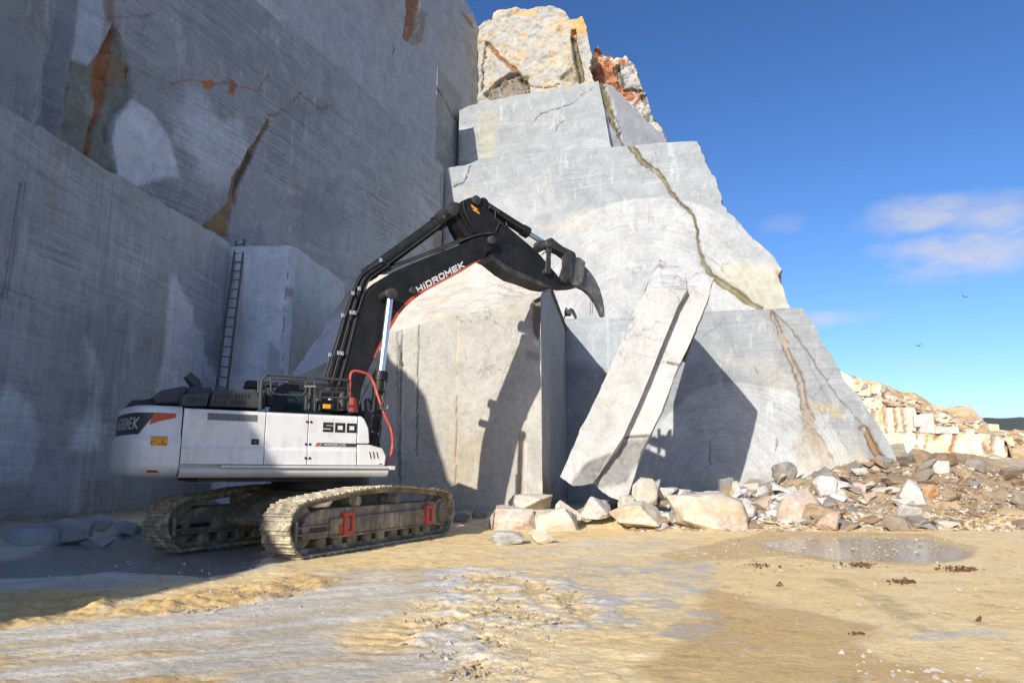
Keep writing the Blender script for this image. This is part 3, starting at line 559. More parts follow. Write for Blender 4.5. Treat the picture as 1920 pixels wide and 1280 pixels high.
# right-hand bench at the bottom
ea = atY(1060, 597, 29.4); Ap = Pl((ea[0], ea[1]), -18.0)
def p_a(a, P):
    M = P.m; a.c *= (.9 + .3 * fbm(a.u * .3, a.z * 1.1, 4, 4, 40))[:, None]
    cc = M([(1392, 905)])[0]; rr = abs(M([(1392, 716)])[0][1] - cc[1]); a.saw(cc, rr, 1.0, POWDER, .8); cc2 = (cc[0] - .7, cc[1] - .2); a.saw(cc2, rr * .8, 1.0, POWDER, .5)
    a.patch(M([(1080, 800), (1240, 780), (1380, 800), (1400, 930), (1080, 930)]), POWDER, .35, .4, .6)
    a.patch(M([(1330, 690), (1440, 665), (1500, 700), (1480, 740), (1400, 700)]), (.42, .40, .33), .35, .3, .6)
    a.crack(M([(1446, 585), (1463, 620), (1481, 672), (1502, 716), (1509, 760), (1518, 804), (1537, 830), (1555, 868)]), .13, BROWN * .6 + LIGHT * .5, dark=.5, depth=.06, taper=[.7, .6, .7, .9, 1.1, 1.2, 1.1, 1], halo=.4)
    a.line(M(S228([(800, 240), (860, 290), (940, 400), (1010, 510), (1090, 620), (1200, 740)])), .04, DARK * 3, .75, .14, .02)
    a.line(M(S228([(900, 330), (980, 520), (1050, 640)])), .025, DARK * 4, .5, .14)
    a.crack(M(S228([(1190, 740), (1220, 800), (1265, 880), (1310, 930)])), .12, BROWN, dark=.6, depth=.1, halo=.5, warp=.2)
    a.patch(M(S228([(960, 630), (1060, 640), (1090, 700), (1020, 710), (960, 660)])), (.42, .34, .18), .55, .2, .5)
    a.patch(M(S228([(1020, 820), (1120, 760), (1220, 860), (1240, 960), (950, 940)])), (.44, .42, .37), .5, .3, .6)
    a.patch(M(S228([(900, 740), (1010, 800), (1060, 900), (930, 920)])), (.38, .32, .22), .5, .2, .5)
    a.patch(M(S228([(1150, 800), (1210, 860), (1260, 940), (1170, 940)])), (.46, .36, .22), .6, .15, .4)
    a.line(M([(1139, 596), (1140, 700), (1136, 900)]), .05, POWDER, .8); a.line(M([(1062, 600), (1064, 900)]), .04, (.2, .2, .2), .4)
    a.patch(M([(1060, 600), (1180, 596), (1170, 700), (1060, 680)]), (.36, .40, .43), .5, .3, .4)
    for q in (((1330, 830), (1334, 870)), ((1455, 820), (1456, 842)), ((1415, 690), (1420, 700))): a.line(M(q), .035, DARK * 2, .7, .2)
    low = sstep(1.2, .4, a.z + a.w1 * 1.3 - .8); a.blend(low * .3, (.40, .37, .30))
ta = Ap.m([(1056, 598), (1120, 596), (1180, 595), (1250, 592), (1310, 586), (1380, 582), (1440, 579), (1480, 577), (1503, 577)])
ra = Ap.m([(1700, 905), (1689, 868), (1668, 832), (1642, 788), (1612, 745), (1577, 702), (1574, 690), (1560, 668), (1545, 640), (1528, 612), (1503, 577)]); xr = ra[0][0]
wall('quarry_wall', Ap, [(-.3, -.6), (xr, -.6)], [(xr, -.6)] + ra, ta, [(-.3, -.6), ta[0]], .05, p_a, dirv(22, 8), .3, (0, .07, .04, 0), rim=LIGHT, hs=.5, vs=.15, seed=34, base=LIGHT * .92, label='sunlit lower marble face right of the leaning slab, with arc-shaped saw marks')

# cut block standing left of the leaning slab
KS = math.degrees(math.atan(.165)); ek = atY(1013, 560, 20.5); Kp = Pl((ek[0], ek[1]), -14.0)
def p_k(a, P):
    M = P.m; a.c *= (.93 + .2 * fbm(a.u * .5, a.z * .4, 4, 4, 44))[:, None]
    a.patch(M(S213([(250, 560), (420, 560), (800, 700), (800, 1080), (300, 1080)])), (.36, .33, .27), .45, 1.2, .8)
    a.patch(M(S213([(400, 800), (560, 780), (540, 1080), (420, 1060)])), (.40, .335, .22), .55, .5, .7)
    for q, wd, c_, k in (([(467, 333), (465, 430), (462, 700), (458, 1010)], .045, (.50, .42, .30), .9), ([(460, 640), (461, 760), (457, 1010)], .025, (.22, .15, .10), .7), ([(315, 240), (305, 560), (300, 880)], .03, (.07, .07, .07), .9), ([(224, 380), (226, 960)], .03, (.10, .10, .10), .7), ([(243, 370), (239, 480), (232, 990)], .045, (.08, .075, .07), .8), ([(252, 370), (247, 900)], .03, (.46, .46, .44), .7), ([(712, 790), (711, 1030)], .05, (.33, .22, .12), .85), ([(722, 800), (720, 1030)], .09, (.42, .35, .24), .6), ([(738, 830), (735, 1030)], .04, (.55, .53, .48), .6)):
        a.line(M(S213(q)), wd, c_, k, .06, .02)
    a.patch(M(S213([(765, 245), (790, 240), (792, 420), (775, 400), (760, 330)])), (.17, .155, .13), .85, .03, .12, depth=.18, rough=.15)
    a.patch(M(S213([(725, 460), (765, 470), (790, 480), (785, 500), (740, 490)])), (.20, .19, .17), .6, .04, .12, depth=.05); a.patch(M(S213([(765, 420), (790, 430), (790, 450), (770, 440)])), (.66, .64, .60), .7, .03, .1)
    a.patch(M(S213([(235, 430), (245, 500), (252, 525), (232, 525)])), DARK * 2, .8, .03, .1, depth=.1)
    a.patch(M(S213([(620, 280), (720, 265), (715, 320), (640, 330)])), (.46, .42, .33), .5, .15, .3)
    a.c *= (1 - .12 * sstep(.62, .7, fbm(a.u * 9, a.z * 9, 2, 3, 70)))[:, None]
tk = Kp.m([(540, 712), (600, 685), (660, 655), (715, 632), (760, 617), (800, 604), (860, 592), (930, 577), (1000, 563), (1013, 556)]); lk = [(tk[0][0] - 1.0, -.4), (tk[0][0] - .35, 2.0), tk[0]]
wall('cut_block', Kp, [(tk[0][0] - 1.0, -.5), (0.02, -.5)], [(0.02, -.5), (0, tk[-1][1])], tk, lk, .045, p_k, None, .3, (0, .02, .03, 0), seed=44, base=(.37, .365, .335), hs=.10, vs=.28, label='sunlit front face of the wide cut block beside the excavator')
# its broken sloping crown, from the front edge back up to the ridge
def crown():
    fr = resample(tk, 150); Fv = Kp.pt(fr[:, 0], fr[:, 1], np.zeros(150)); bp = Pl(tuple((ek + dirv(KS, 2.6))[:2]), -14.0)
    rg = bp.m([(652, 548), (690, 524), (740, 512), (800, 508), (860, 500), (905, 490), (940, 494), (975, 505), (1000, 520), (1036, 540)])
    rg = jag(resample(rg, 150), .05, 5); Bv = bp.pt(rg[:, 0], rg[:, 1], np.zeros(150)); nr = 60
    q = np.linspace(0, 1, nr)[:, None, None]; G = ((1 - q) * Fv[None] + q * Bv[None]).reshape(-1, 3)
    n = fbm(G[:, 0] * .8, G[:, 2] * 1.6, G[:, 1], 5, 47, .6); w_ = np.sin(np.clip(np.repeat(np.linspace(0, 1, nr), 150), 0, 1) * math.pi)
    st = np.floor((n * 7)) / 7; G[:, 1] -= (st * .12 + n * .3 - .21) * w_ * .9; G[:, 2] += (n - .5) * w_ * .35
    c = np.tile(np.array([.50, .475, .42]), (len(G), 1)); k = sstep(.52, .62, fbm(G[:, 0] * 1.2, G[:, 2] * 2.5, 3, 5, 48))[:, None]; c = c * (1 - .35 * k) + np.array([.46, .38, .27]) * .35 * k
    xk = sstep(-3.5, -6.5, G[:, 0])[:, None]; rb_ = sstep(.5, .9, np.repeat(np.linspace(0, 1, nr), 150) + (n - .5) * .8)[:, None]; c = c * (1 - .85 * xk) + (np.array([.56, .58, .60]) * (1 - rb_) + np.array([.36, .30, .22]) * rb_) * .85 * xk
    back = Bv.copy(); back = back + dirv(KS, 6.6) - np.array([0, 0, .15]); G2 = np.concatenate([Bv, back]); c2_ = np.tile(np.array([.5, .48, .44]), (300, 1))
    V = np.concatenate([G, G2]); Fc = np.concatenate([grid_faces(nr, 150), grid_faces(2, 150, nr * 150)])
    z_ = np.zeros(len(V)); me = grid_mesh('block_crown', V, Fc, np.concatenate([c, c2_]), np.stack([V[:, 0], V[:, 2]], 1), dict(hs=z_ + .1, vs=z_, arc=z_, rad=z_))
    o = link('block_crown', me, MARBLE, None, True); me.set_sharp_from_angle(angle=R(40)); tag(o, 'broken cream-white crown of the cut block under the boom', kind='structure')
    return Bv
Bv = crown()
# its right side, turned away from the sun
Ks = Pl((ek[0], ek[1]), 90 - KS)
def p_ks(a, P):
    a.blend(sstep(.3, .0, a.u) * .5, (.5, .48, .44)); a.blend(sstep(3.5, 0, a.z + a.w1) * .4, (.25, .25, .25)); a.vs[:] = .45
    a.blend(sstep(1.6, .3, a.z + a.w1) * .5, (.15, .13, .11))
tks = [(0.02, tk[-1][1])] + Ks.m([(1022, 532), (1036, 540)]) + [(4, Ks.m([(1036, 540)])[0][1] - .05), (10.0, Ks.m([(1036, 540)])[0][1] - .2)]
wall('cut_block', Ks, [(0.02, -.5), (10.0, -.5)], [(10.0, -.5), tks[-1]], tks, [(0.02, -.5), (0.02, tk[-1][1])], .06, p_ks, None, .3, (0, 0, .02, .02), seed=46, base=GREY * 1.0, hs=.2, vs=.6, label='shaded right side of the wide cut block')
# prism-shaped block in the corner behind the ladder
ep = atY(555, 463, 25.6); Pp = Pl((ep[0], ep[1]), -4.0)
def p_p(a, P):
    M = P.m; a.patch(M([(440, 600), (475, 540), (478, 600), (450, 700), (430, 720)]), POWDER, .5, .2, .4); a.line(M([(541, 462), (528, 700)]), .03, (.13, .13, .12), .8); a.patch(M([(543, 462), (556, 464), (545, 700), (530, 700)]), (.48, .50, .53), .6, .05, .1)
    a.patch(M([(537, 540), (552, 545), (550, 560), (537, 555)]), (.2, .18, .16), .6, .04, .1); a.patch(M([(520, 660), (500, 640), (500, 700), (524, 700)]), (.30, .26, .21), .5, .1, .3)
tp = Pp.m([(392, 466), (432, 463), (470, 461), (540, 460), (556, 464)])
wall('corner_block', Pp, [(tp[0][0], -.5), (0, -.5)], [(0, -.5), tp[-1]], tp, [(tp[0][0], -.5), tp[0]], .06, p_p, None, .3, (0, .02, .03, 0), seed=50, base=(.64, .68, .72), hs=.15, vs=.4, label='pale blue-grey block face in the corner beside the ladder')
Ps = Pl((ep[0], ep[1]), 90 - 7.0); tps = Ps.m([(556, 464), (590, 490), (632, 520)])
wall('corner_block', Ps, [(.02, -.5), (tps[-1][0] + 1, -.5)], [(tps[-1][0] + 1, -.5), (tps[-1][0] + 1, tps[-1][1])], tps + [(tps[-1][0] + 1, tps[-1][1])], [(.02, -.5), tps[0]], .07, None, None, .3, (0, .0, .04, 0), seed=52, base=(.46, .495, .54), hs=.3, vs=.2, label='angled side of the corner block, between ladder and cut block')

# ---------------------------------------------------------------- the leaning slab
slab = tag(empty('leaning_slab', (2.4, 18.6, .5)), 'tall tilted marble slab split by a long groove, leaning to the right over the rubble', 'marble slab')
Lp = Pl((0, 18.8), -8.0, .24); Lq = Pl((0.05, 19.12), -8.0, .24)
def unparent_fix(o, root): o.parent = root; o.location = -root.location
def p_l(a, P):
    M = P.m; a.blend(sstep(.5, .7, fbm(a.u * 1.1, a.z * .7, 1, 5, 60)) * .4, (.46, .45, .43)); a.line(M([(1166, 650), (1195, 664), (1230, 668)]), .025, (.28, .27, .25), .5, .3)
    a.patch(M([(1165, 640), (1175, 610), (1192, 590), (1180, 625)]), (.2, .2, .2), .5, .05, .2, depth=.08)
    a.patch(M([(1108, 866), (1145, 852), (1128, 900), (1120, 925), (1088, 930), (1074, 905), (1090, 886)]), (.17, .165, .155), .9, .06, .16, depth=.10, rough=.22)
def p_l2(a, P):
    M = P.m; a.patch(M([(1150, 824), (1245, 816), (1225, 850), (1190, 872), (1170, 900), (1120, 925), (1090, 900)]), (.20, .195, .185), .85, .08, .2, depth=.05, rough=.25); a.blend(sstep(.4, .65, fbm(a.u * 2.5, a.z * 2.5, 1, 5, 63)) * .3 * (a.z < 2.2), (.2, .19, .18)); a.line(M([(1150, 826), (1178, 820), (1225, 818)]), .05, (.1, .09, .08), .9, .2, .05)
    a.line(M([(1253, 677), (1268, 680), (1281, 684)]), .04, (.12, .11, .1), .9, .2, .04)
ml = Lp.m([(1050, 893), (1075, 835), (1110, 762), (1142, 690), (1166, 640), (1186, 590), (1213, 541)]); mr_ = Lp.m([(1112, 905), (1168, 820), (1206, 735), (1256, 612), (1270, 575), (1288, 543)])
mb = Lp.m([(1050, 893), (1075, 908), (1112, 905)]); mt = Lp.m([(1213, 541), (1250, 541), (1288, 543)])
BK = np.array([.62, 3.3, 0])
o = wall('slab_body', Lp, mb, mr_, mt, ml, .04, p_l, BK, .12, (.08, .012, .02, .035), seed=62, base=(.40, .395, .375), hs=.05, vs=.3, parent=slab, rim=(.50, .49, .47)); unparent_fix(o, slab)
o2b = Lq.m([(1098, 890), (1130, 926), (1160, 937), (1176, 936)]); o2r = Lq.m([(1176, 936), (1190, 892), (1202, 850), (1240, 772), (1264, 705), (1300, 630), (1322, 575), (1334, 541)])
o2l = Lq.m([(1098, 890), (1150, 826), (1196, 735), (1250, 610), (1284, 541)]); o2t = Lq.m([(1284, 541), (1310, 539), (1334, 541)])
o = wall('slab_ledge', Lq, o2b, o2r, o2t, o2l, .04, p_l2, np.array([.56, 3.0, 0]), .12, (.06, .018, .02, 0), seed=64, base=(.44, .43, .405), hs=.05, vs=.2, parent=slab, rim=(.5, .49, .47)); unparent_fix(o, slab)
def slab_crown():
    f1 = resample(Lp.m([(1211, 543), (1250, 541), (1288, 541)]), 44); f2 = resample(Lq.m([(1286, 541), (1336, 541)]), 26); A_ = np.concatenate([Lp.pt(f1[:, 0], f1[:, 1], np.full(44, -.03)), Lq.pt(f2[:, 0], f2[:, 1], np.full(26, -.03))])
    g1 = resample([(1218, 520), (1234, 486), (1252, 490), (1280, 503), (1310, 511), (1338, 521)], 70); B_ = np.array([atY(x, y, np.interp(x, [1218, 1240, 1338], [22.4, 23.6, 19.9])) for x, y in g1]); nr = 40
    q = np.linspace(0, 1, nr)[:, None, None]; G = ((1 - q) * A_[None] + q * B_[None]).reshape(-1, 3); n = fbm(G[:, 0] * 1.5, G[:, 1] * 1.5, G[:, 2], 5, 66, .6)
    G[:, 2] += (n - .5) * .35 * np.sin(np.repeat(np.linspace(0, 1, nr), 70) * math.pi); back = B_ + np.array([-.95, .1, -2.6])  # back: unseen sheet hung behind the crown to fill out the slab's shadow
    V = np.concatenate([G, B_, back]); c = np.tile(np.array([.50, .505, .50]), (len(V), 1)); k = sstep(.6, .7, fbm(V[:, 0] * 3, V[:, 1] * 2, V[:, 2] * 3, 4, 68))[:, None]; c = c * (1 - .6 * k) + np.array([.3, .24, .18]) * .6 * k; z_ = np.zeros(len(V))
    me = grid_mesh('broken_crown', V, np.concatenate([grid_faces(nr, 70), grid_faces(2, 70, nr * 70)]), c, V[:, [0, 2]], dict(hs=z_, vs=z_, arc=z_, rad=z_)); o = link('broken_crown', me, MARBLE, None, True); me.set_sharp_from_angle(angle=R(35)); unparent_fix(o, slab)
slab_crown()

# ---------------------------------------------------------------- ground
TOPR = np.array([(1040, .15), (1100, .30), (1200, .62), (1300, .62), (1400, .75), (1450, 1.15), (1500, 1.35), (1560, 1.7), (1640, 1.75), (1700, 2.05), (1760, 2.15), (1800, 2.0), (1850, 1.8), (1900, 1.55), (2000, 1.5), (2300, 1.2)])
def gh(X, Y):
    X = np.asarray(X, float); Y = np.asarray(Y, float); px = 960 + X / np.maximum(Y, .5) * F * 1.0
    top = np.interp(px, TOPR[:, 0], TOPR[:, 1], left=.05, right=1.2); toe = np.interp(px, [1000, 1200, 1450, 1700, 2000], [19.6, 17.7, 18.0, 18.0, 18.4])
    h = top * sstep(0, 1, (Y - toe) / np.interp(px, [1200, 1500, 1800], [4.0, 8.5, 7.0])) ** .8
    h = np.where(px > 1690, h * (1 - .55 * sstep(26.0, 33, Y)), h)
    h += (px > 1000) * (fbm(X * 1.1, Y * 1.1, 1, 5, 80) - .5) * .5 * sstep(toe, toe + 2.5, Y) * sstep(.1, 1.0, top)
    h += .30 * sstep(-3.5, -1.2, X) * sstep(19.2, 20.6, Y) * (px < 1060)      # debris along the foot of the cut block
    h += .35 * sstep(-9.6, -11.0, X) * sstep(11, 13, Y)                       # and of the left wall
    h += sstep(34, 75, Y) * 2.6 * sstep(1500, 1650, px)
    return h
S2 = lambda pts, ox=0: [(ox + x / 2, 980 + y / 2) for x, y in pts]
GP = lambda pts: [tuple(gnd(x, y)[:2]) for x, y in pts]
POOLS = [GP(S2([(930, 70), (1040, 52), (1300, 50), (1560, 62), (1640, 90), (1700, 105), (1690, 130), (1600, 145), (1400, 138), (1180, 130), (1050, 112), (950, 92)], 960)),
         GP(S2([(-200, 200), (60, 205), (250, 195), (420, 180), (560, 190), (760, 200), (985, 165), (990, 70), (560, 30), (280, 65), (180, 90), (60, 130), (-200, 160)])),]
def ground():
    nr, nc = 760, 640
    Y = 3.2 * (62 / 3.2) ** (np.linspace(0, 1, nr) ** 1.12); Rr = np.linspace(-1.02, 1.25, nc)
    X = (Y[:, None] + .4) * Rr[None]; Yg = np.repeat(Y[:, None], nc, 1); x = X.ravel(); y = Yg.ravel()
    z = gh(x, y); px = 960 + x / y * F
    wx, wy = x + (fbm(x * .8, y * .8, 0, 5, 101) - .5) * 1.6, y + (fbm(x * .8, y * .8, 7, 5, 102) - .5) * 1.6
    n1 = fbm(x * .6, y * .6, 2, 6, 103, .6); n2 = fbm(x * 3, y * 3, 2, 6, 104, .65); n3 = fbm(x * 12, y * 12, 2, 4, 105, .6)
    # streaks drawn out by tyres and tracks
    tx, ty = x * math.cos(.5) + y * math.sin(.5), -x * math.sin(.5) + y * math.cos(.5); st = fbm(tx * .35, ty * 5, 1, 6, 106, .62)
    c = np.tile(np.array([.92, .68, .32]), (len(x), 1))
    def bl(m, cc): nonlocal c; c = c * (1 - m[:, None]) + np.array(cc) * m[:, None]
    bl(sstep(.4, .65, n1) * .5, (.94, .77, .45))
    bl(sstep(.45, .7, n2) * .35, (.66, .46, .20))
    # pale grey stone slurry
    def region(pts, soft=.5, amp=1.0):
        sd = poly_sd(GP(pts), x + (wx - x) * amp, y + (wy - y) * amp); return sstep(soft, -soft, sd)
    SL = region(S2([(-300, 410), (0, 395), (300, 375), (520, 345), (820, 300), (1250, 190), (1450, 165), (1700, 165), (1640, 260), (1350, 360), (1150, 430), (1200, 500), (1500, 480), (1700, 420), (1750, 520), (1700, 700), (-300, 700)]), .25, .5)
    SH = region(S2([(-300, 60), (300, 20), (1400, 20), (1500, 60), (1200, 120), (1000, 170), (700, 210), (300, 245), (-300, 260)]), .5, .7)
    S3 = region(S2([(120, 180), (280, 150), (420, 130), (760, 150), (780, 260), (640, 300), (540, 330), (700, 350), (800, 440), (860, 470), (620, 470), (450, 420), (200, 400), (130, 340), (200, 280)], 960), .2, .7)
    S4 = region(S2([(-120, 80), (300, 60), (640, 60), (760, 100), (400, 130), (200, 180), (50, 300), (-100, 330)], 960), .3, .7)
    D1 = region(S2([(760, 250), (900, 280), (1000, 330), (1200, 355), (1370, 385), (1380, 430), (1280, 450), (1400, 500), (1620, 555), (1920, 590), (1960, 640), (1300, 700), (700, 700), (560, 520), (600, 480), (560, 420), (640, 330)], 960), .10, .7) * sstep(.30, .5, n1 + .35 * sstep(1150, 1500, px))
    D2 = region(S2([(560, 120), (960, 30), (1560, 40), (1740, 90), (1720, 140), (1560, 158), (1200, 145), (980, 125), (640, 150)], 960), .08, .3)
    D3 = region(S2([(460, 330), (700, 262), (1180, 200), (1330, 205), (1300, 245), (1000, 300), (640, 348)]), .1, .5)
    D4 = region(S2([(-200, 300), (0, 270), (160, 250), (330, 265), (440, 320), (420, 345), (250, 350), (0, 390), (-200, 400)]), .15, .7)
    slur = np.clip(SL * (.55 + .55 * sstep(.35, .55, st)) + SH * .9 + S3 * (.15 + .7 * sstep(.46, .6, n2 * .5 + st * .5)) + S4 * .4 * sstep(.42, .6, st), 0, 1)
    bl(slur * .92, (.70, .64, .52)); bl(slur * sstep(.5, .66, st) * .6, (.84, .79, .68)); bl(slur * sstep(.52, .42, n1) * .35, (.42, .40, .35))
    ochre = np.clip(SL * sstep(.54, .63, fbm(tx * .45, ty * 1.8, 4, 6, 111, .65)) + D3 + D4 * .9, 0, 1); bl(ochre * .9, (.68, .45, .17))
    bl(np.clip(D1, 0, 1) * .75, (.64, .42, .16)); bl(D2 * .7, (.60, .42, .19))
    bl(S3 * sstep(.5, .62, n2) * .5, (.52, .51, .48))
    TR = region(S2([(1180, 470), (1380, 400), (1560, 340), (1640, 380), (1560, 470), (1400, 540), (1180, 580)]), .3, .8); tb_ = np.sin((y * math.cos(.15) + x * math.sin(.15)) * 26 + n2 * 5); bl(TR * (.45 + .45 * tb_ * (n2 > .42)), (.64, .45, .21))
    CH = region(S2([(1640, 160), (1760, 150), (1980, 200), (2300, 250), (2100, 420), (2000, 640), (1700, 640), (1560, 500), (1420, 480), (1360, 400), (1500, 330), (1600, 270)]), .3, .9)
    bl(CH * sstep(.50, .6, n2) * .75, (.64, .61, .53)); bl(CH * sstep(.5, .38, n2) * .45, (.38, .265, .12))
    WH = region(S2([(1600, 160), (1750, 165), (1740, 215), (1680, 290), (1620, 290)]), .15, .8); bl(WH * sstep(.4, .55, n2) * .8, (.68, .68, .68))
    sp = sstep(.70, .74, n3) * sstep(.45, .6, n1 + .1 * D1); bl(sp * .6, (.66, .62, .54)); sp2 = sstep(.72, .76, fbm(x * 7, y * 7, 5, 3, 120)); bl(sp2 * .35 * (1 - slur), (.27, .18, .09))
    # faint tyre track across the dry mud on the right
    d, q = seg_d(GP(S2([(1200, 210), (1330, 260), (1460, 330), (1600, 410)], 960)), wx * .15 + x * .85, wy * .15 + y * .85); tr = sstep(.22, .1, d); bl(tr * sstep(.3, .55, n2) * .45, (.40, .28, .14))
    d2, q = seg_d(GP(S2([(1520, 430), (1660, 415), (1800, 410)], 960)), x, y); bl(sstep(.16, .03, d2 + (n2 - .5) * .2) * .6, (.60, .60, .56))
    # earth in the rubble bank
    bank = sstep(.12, .4, gh(x, y)); bl(bank * .85, (.30, .21, .125)); bl(bank * sstep(.45, .6, n2) * .5, (.42, .33, .22)); bl(bank * sstep(.40, .30, n1) * .6, (.19, .12, .06))
    bl(((px < 1450) & (y > 20)) * .7 * (px > 1000), (.30, .28, .25)); bl((y > 34) * (px > 1600) * .8, (.55, .45, .30))
    pool = np.zeros(len(x))
    for i, pp in enumerate(POOLS): pool = np.maximum(pool, sstep(.18, -.22, poly_sd(pp, x + (wx - x) * (.18 if i == 0 else .35), y + (wy - y) * (.18 if i == 0 else .35))))
    wetm = np.clip(pool + .55 * SL * sstep(.55, .40, st) + .35 * slur + .5 * D1 * .5 + .4 * S3, 0, 1)
    rel = (n2 - .5) * .05 + (n3 - .5) * .018 + (st - .5) * .05 * SL + CH * (n2 - .5) * .11 + (D3 + D4) * ((n2 - .45) * .14 + .02) + (n1 - .5) * .05 + bank * (n2 - .5) * .3 - tr * .012
    rel = rel * (1 - .62 * sstep(1150, 1400, px) * (1 - bank)); rel = rel * (1 - .7 * (D1 + D2) * .5) * (1 - .75 * SL * (1 - ochre) * .6) * (1 - pool) - pool * .035
    ripple = SL * (1 - ochre) * sstep(.5, .7, fbm(tx * .3, ty * .3, 9, 3, 130)) * np.sin(ty * 34 + n2 * 6) * .008 + TR * tb_ * .010
    V = np.stack([x, y, z + rel + ripple], 1)
    me = grid_mesh('ground', V, grid_faces(nr, nc), c, None, dict(wet=wetm, pool=pool)); return me
def ground_mat():
    m, t, b = new_mat('quarry_floor'); at = lambda n_: t.n('ShaderNodeAttribute', attribute_name=n_)
    ob = t.n('ShaderNodeTexCoord').outputs['Object']; base = at('col').outputs['Color']; wet = at('wet').outputs['Fac']; pool = at('pool').outputs['Fac']
    n1 = t.noise(ob, 2.5, 9, .7); n2 = t.noise(ob, 14, 8, .75); n3 = t.noise(t.mapping(ob, (3, 10, 3)), 1.0, 7, .7)
    n5 = t.noise(ob, 60, 4, .8); f = t.m('ADD', .02, t.m('ADD', t.m('MULTIPLY', n1, .55), t.m('ADD', t.m('MULTIPLY', n2, .85), t.m('MULTIPLY', n5, .55))))
    k = t.n('ShaderNodeVectorMath', operation='SCALE'); t.L(base, k.inputs[0]); t.L(t.m('MULTIPLY', f, t.m('SUBTRACT', 1.0, t.m('MULTIPLY', wet, .10))), k.inputs['Scale'])
    peb = t.mr(t.n('ShaderNodeTexVoronoi', {'Scale': 9.0, 'Vector': ob}).outputs['Distance'], .10, .17, 1, 0); peb = t.m('MULTIPLY', peb, t.mr(n1, .54, .64, 0, .8))
    c = t.mix(t.m('MULTIPLY', peb, t.m('SUBTRACT', .55, t.m('MULTIPLY', pool, .5))), k.outputs[0], (.55, .50, .40))
    fl = t.noise(ob, 34, 5, .8); c = t.mix(t.m('MULTIPLY', t.mr(fl, .58, .63), t.m('SUBTRACT', .55, t.m('MULTIPLY', pool, .55))), c, (.80, .74, .62)); c = t.mix(t.m('MULTIPLY', t.mr(fl, .38, .32), .5), c, (.34, .23, .11))
    c = t.mix(t.m('MULTIPLY', pool, .72), c, (.26, .26, .24)); t.L(c, b.inputs['Base Color'])
    r = t.m('SUBTRACT', .9, t.m('MULTIPLY', t.mr(t.m('ADD', wet, t.m('MULTIPLY', t.m('SUBTRACT', n3, .5), .9)), .3, 1.0, 0, 1, True), .55))
    r = t.m('MAXIMUM', t.m('SUBTRACT', r, t.m('MULTIPLY', pool, .75)), .17); t.L(r, b.inputs['Roughness']); b.inputs['Specular IOR Level'].default_value = .4
    bp = t.n('ShaderNodeBump', {'Distance': .05}); t.L(t.m('ADD', t.m('ADD', n2, t.m('MULTIPLY', n3, .5)), t.m('MULTIPLY', peb, .4)), bp.inputs['Height']); t.L(t.m('SUBTRACT', .55, t.m('MULTIPLY', pool, .545)), bp.inputs['Strength']); t.L(bp.outputs[0], b.inputs['Normal'])
    return m
GM = ground_mat(); g = link('ground', ground(), GM, None, True); tag(g, 'muddy quarry floor with pale slurry, ochre mud and shallow puddles', kind='structure')
m, t, b = new_mat('far_ground'); t.L(t.mix(t.noise(t.n('ShaderNodeTexCoord').outputs['Object'], .05, 8, .7), (.44, .36, .24), (.34, .27, .17)), b.inputs['Base Color']); b.inputs['Roughness'].default_value = .9
fg = MB(); fg.add([(-3000, -3000, -.5), (3000, -3000, -.5), (3000, 3000, -.5), (-3000, 3000, -.5)], [(0, 1, 2, 3)]); tag(fg.build('far_ground', m), 'ground beyond the quarry floor', kind='structure')
fg = MB(); fg.add([(-60, -40, -.06), (60, -40, -.06), (60, 3.6, -.06), (-60, 3.6, -.06)], [(0, 1, 2, 3)]); tag(fg.build('near_ground', m), 'quarry floor behind the camera', kind='structure')
def hit(x, y, y0=9.0, y1=45.0):
    r = ray(x, y); Y = np.linspace(y0, y1, 900); P_ = EYE[None] + r[None] * (Y / r[1])[:, None]; d = P_[:, 2] - gh(P_[:, 0], P_[:, 1]); i = int(np.argmax(d < 0)) if (d < 0).any() else 899
    return P_[i]

# ---------------------------------------------------------------- rocks
ROUND = (1, 2, 12, 18, 25, 45)
def rock_mesh(seed, flat=1.0, sharp=.75, n=15, sub=2, amp=.07):
    rnd = random.Random(seed); bm = bmesh.new()
    for i in range(n):
        v = Vector((rnd.gauss(0, 1), rnd.gauss(0, 1), rnd.gauss(0, 1))).normalized(); s_ = rnd.uniform(sharp, 1.0)
        v = Vector([math.copysign(abs(q) ** .7, q) for q in v]); bm.verts.new(v * s_)
    r = bmesh.ops.convex_hull(bm, input=bm.verts); bmesh.ops.delete(bm, geom=[e for e in r['geom_interior'] if isinstance(e, bmesh.types.BMVert)], context='VERTS')
    bmesh.ops.dissolve_limit(bm, angle_limit=R(14), verts=bm.verts, edges=bm.edges)
    bmesh.ops.bevel(bm, geom=list(bm.edges), offset=.022, segments=1, affect='EDGES', clamp_overlap=True)
    bmesh.ops.triangulate(bm, faces=bm.faces)
    for _ in range(sub): bmesh.ops.subdivide_edges(bm, edges=[e for e in bm.edges if e.calc_length() > .12], cuts=1, use_grid_fill=True); bmesh.ops.triangulate(bm, faces=bm.faces)
    co = np.array([v.co[:] for v in bm.verts]); no = np.array([v.normal[:] for v in bm.verts]); k = (fbm(co[:, 0] * 1.6 + seed, co[:, 1] * 1.6, co[:, 2] * 1.6, 5, seed % 97, .62) - .5) * 2 * amp * 1.6
    st = fbm(co[:, 0] * .8, co[:, 1] * .8, co[:, 2] * 5 + seed, 3, seed % 89) - .5
    co = co + no * (k + st * amp * .7)[:, None]
    mn, mx = co.min(0), co.max(0); co = (co - (mn + mx) / 2) / (mx - mn)
    for v, p in zip(bm.verts, co): v.co = p
    me = bpy.data.meshes.new('rock'); bm.to_mesh(me); bm.free()
    me.polygons.foreach_set('use_smooth', [True] * len(me.polygons)); me.set_sharp_from_angle(angle=R(28)); return me
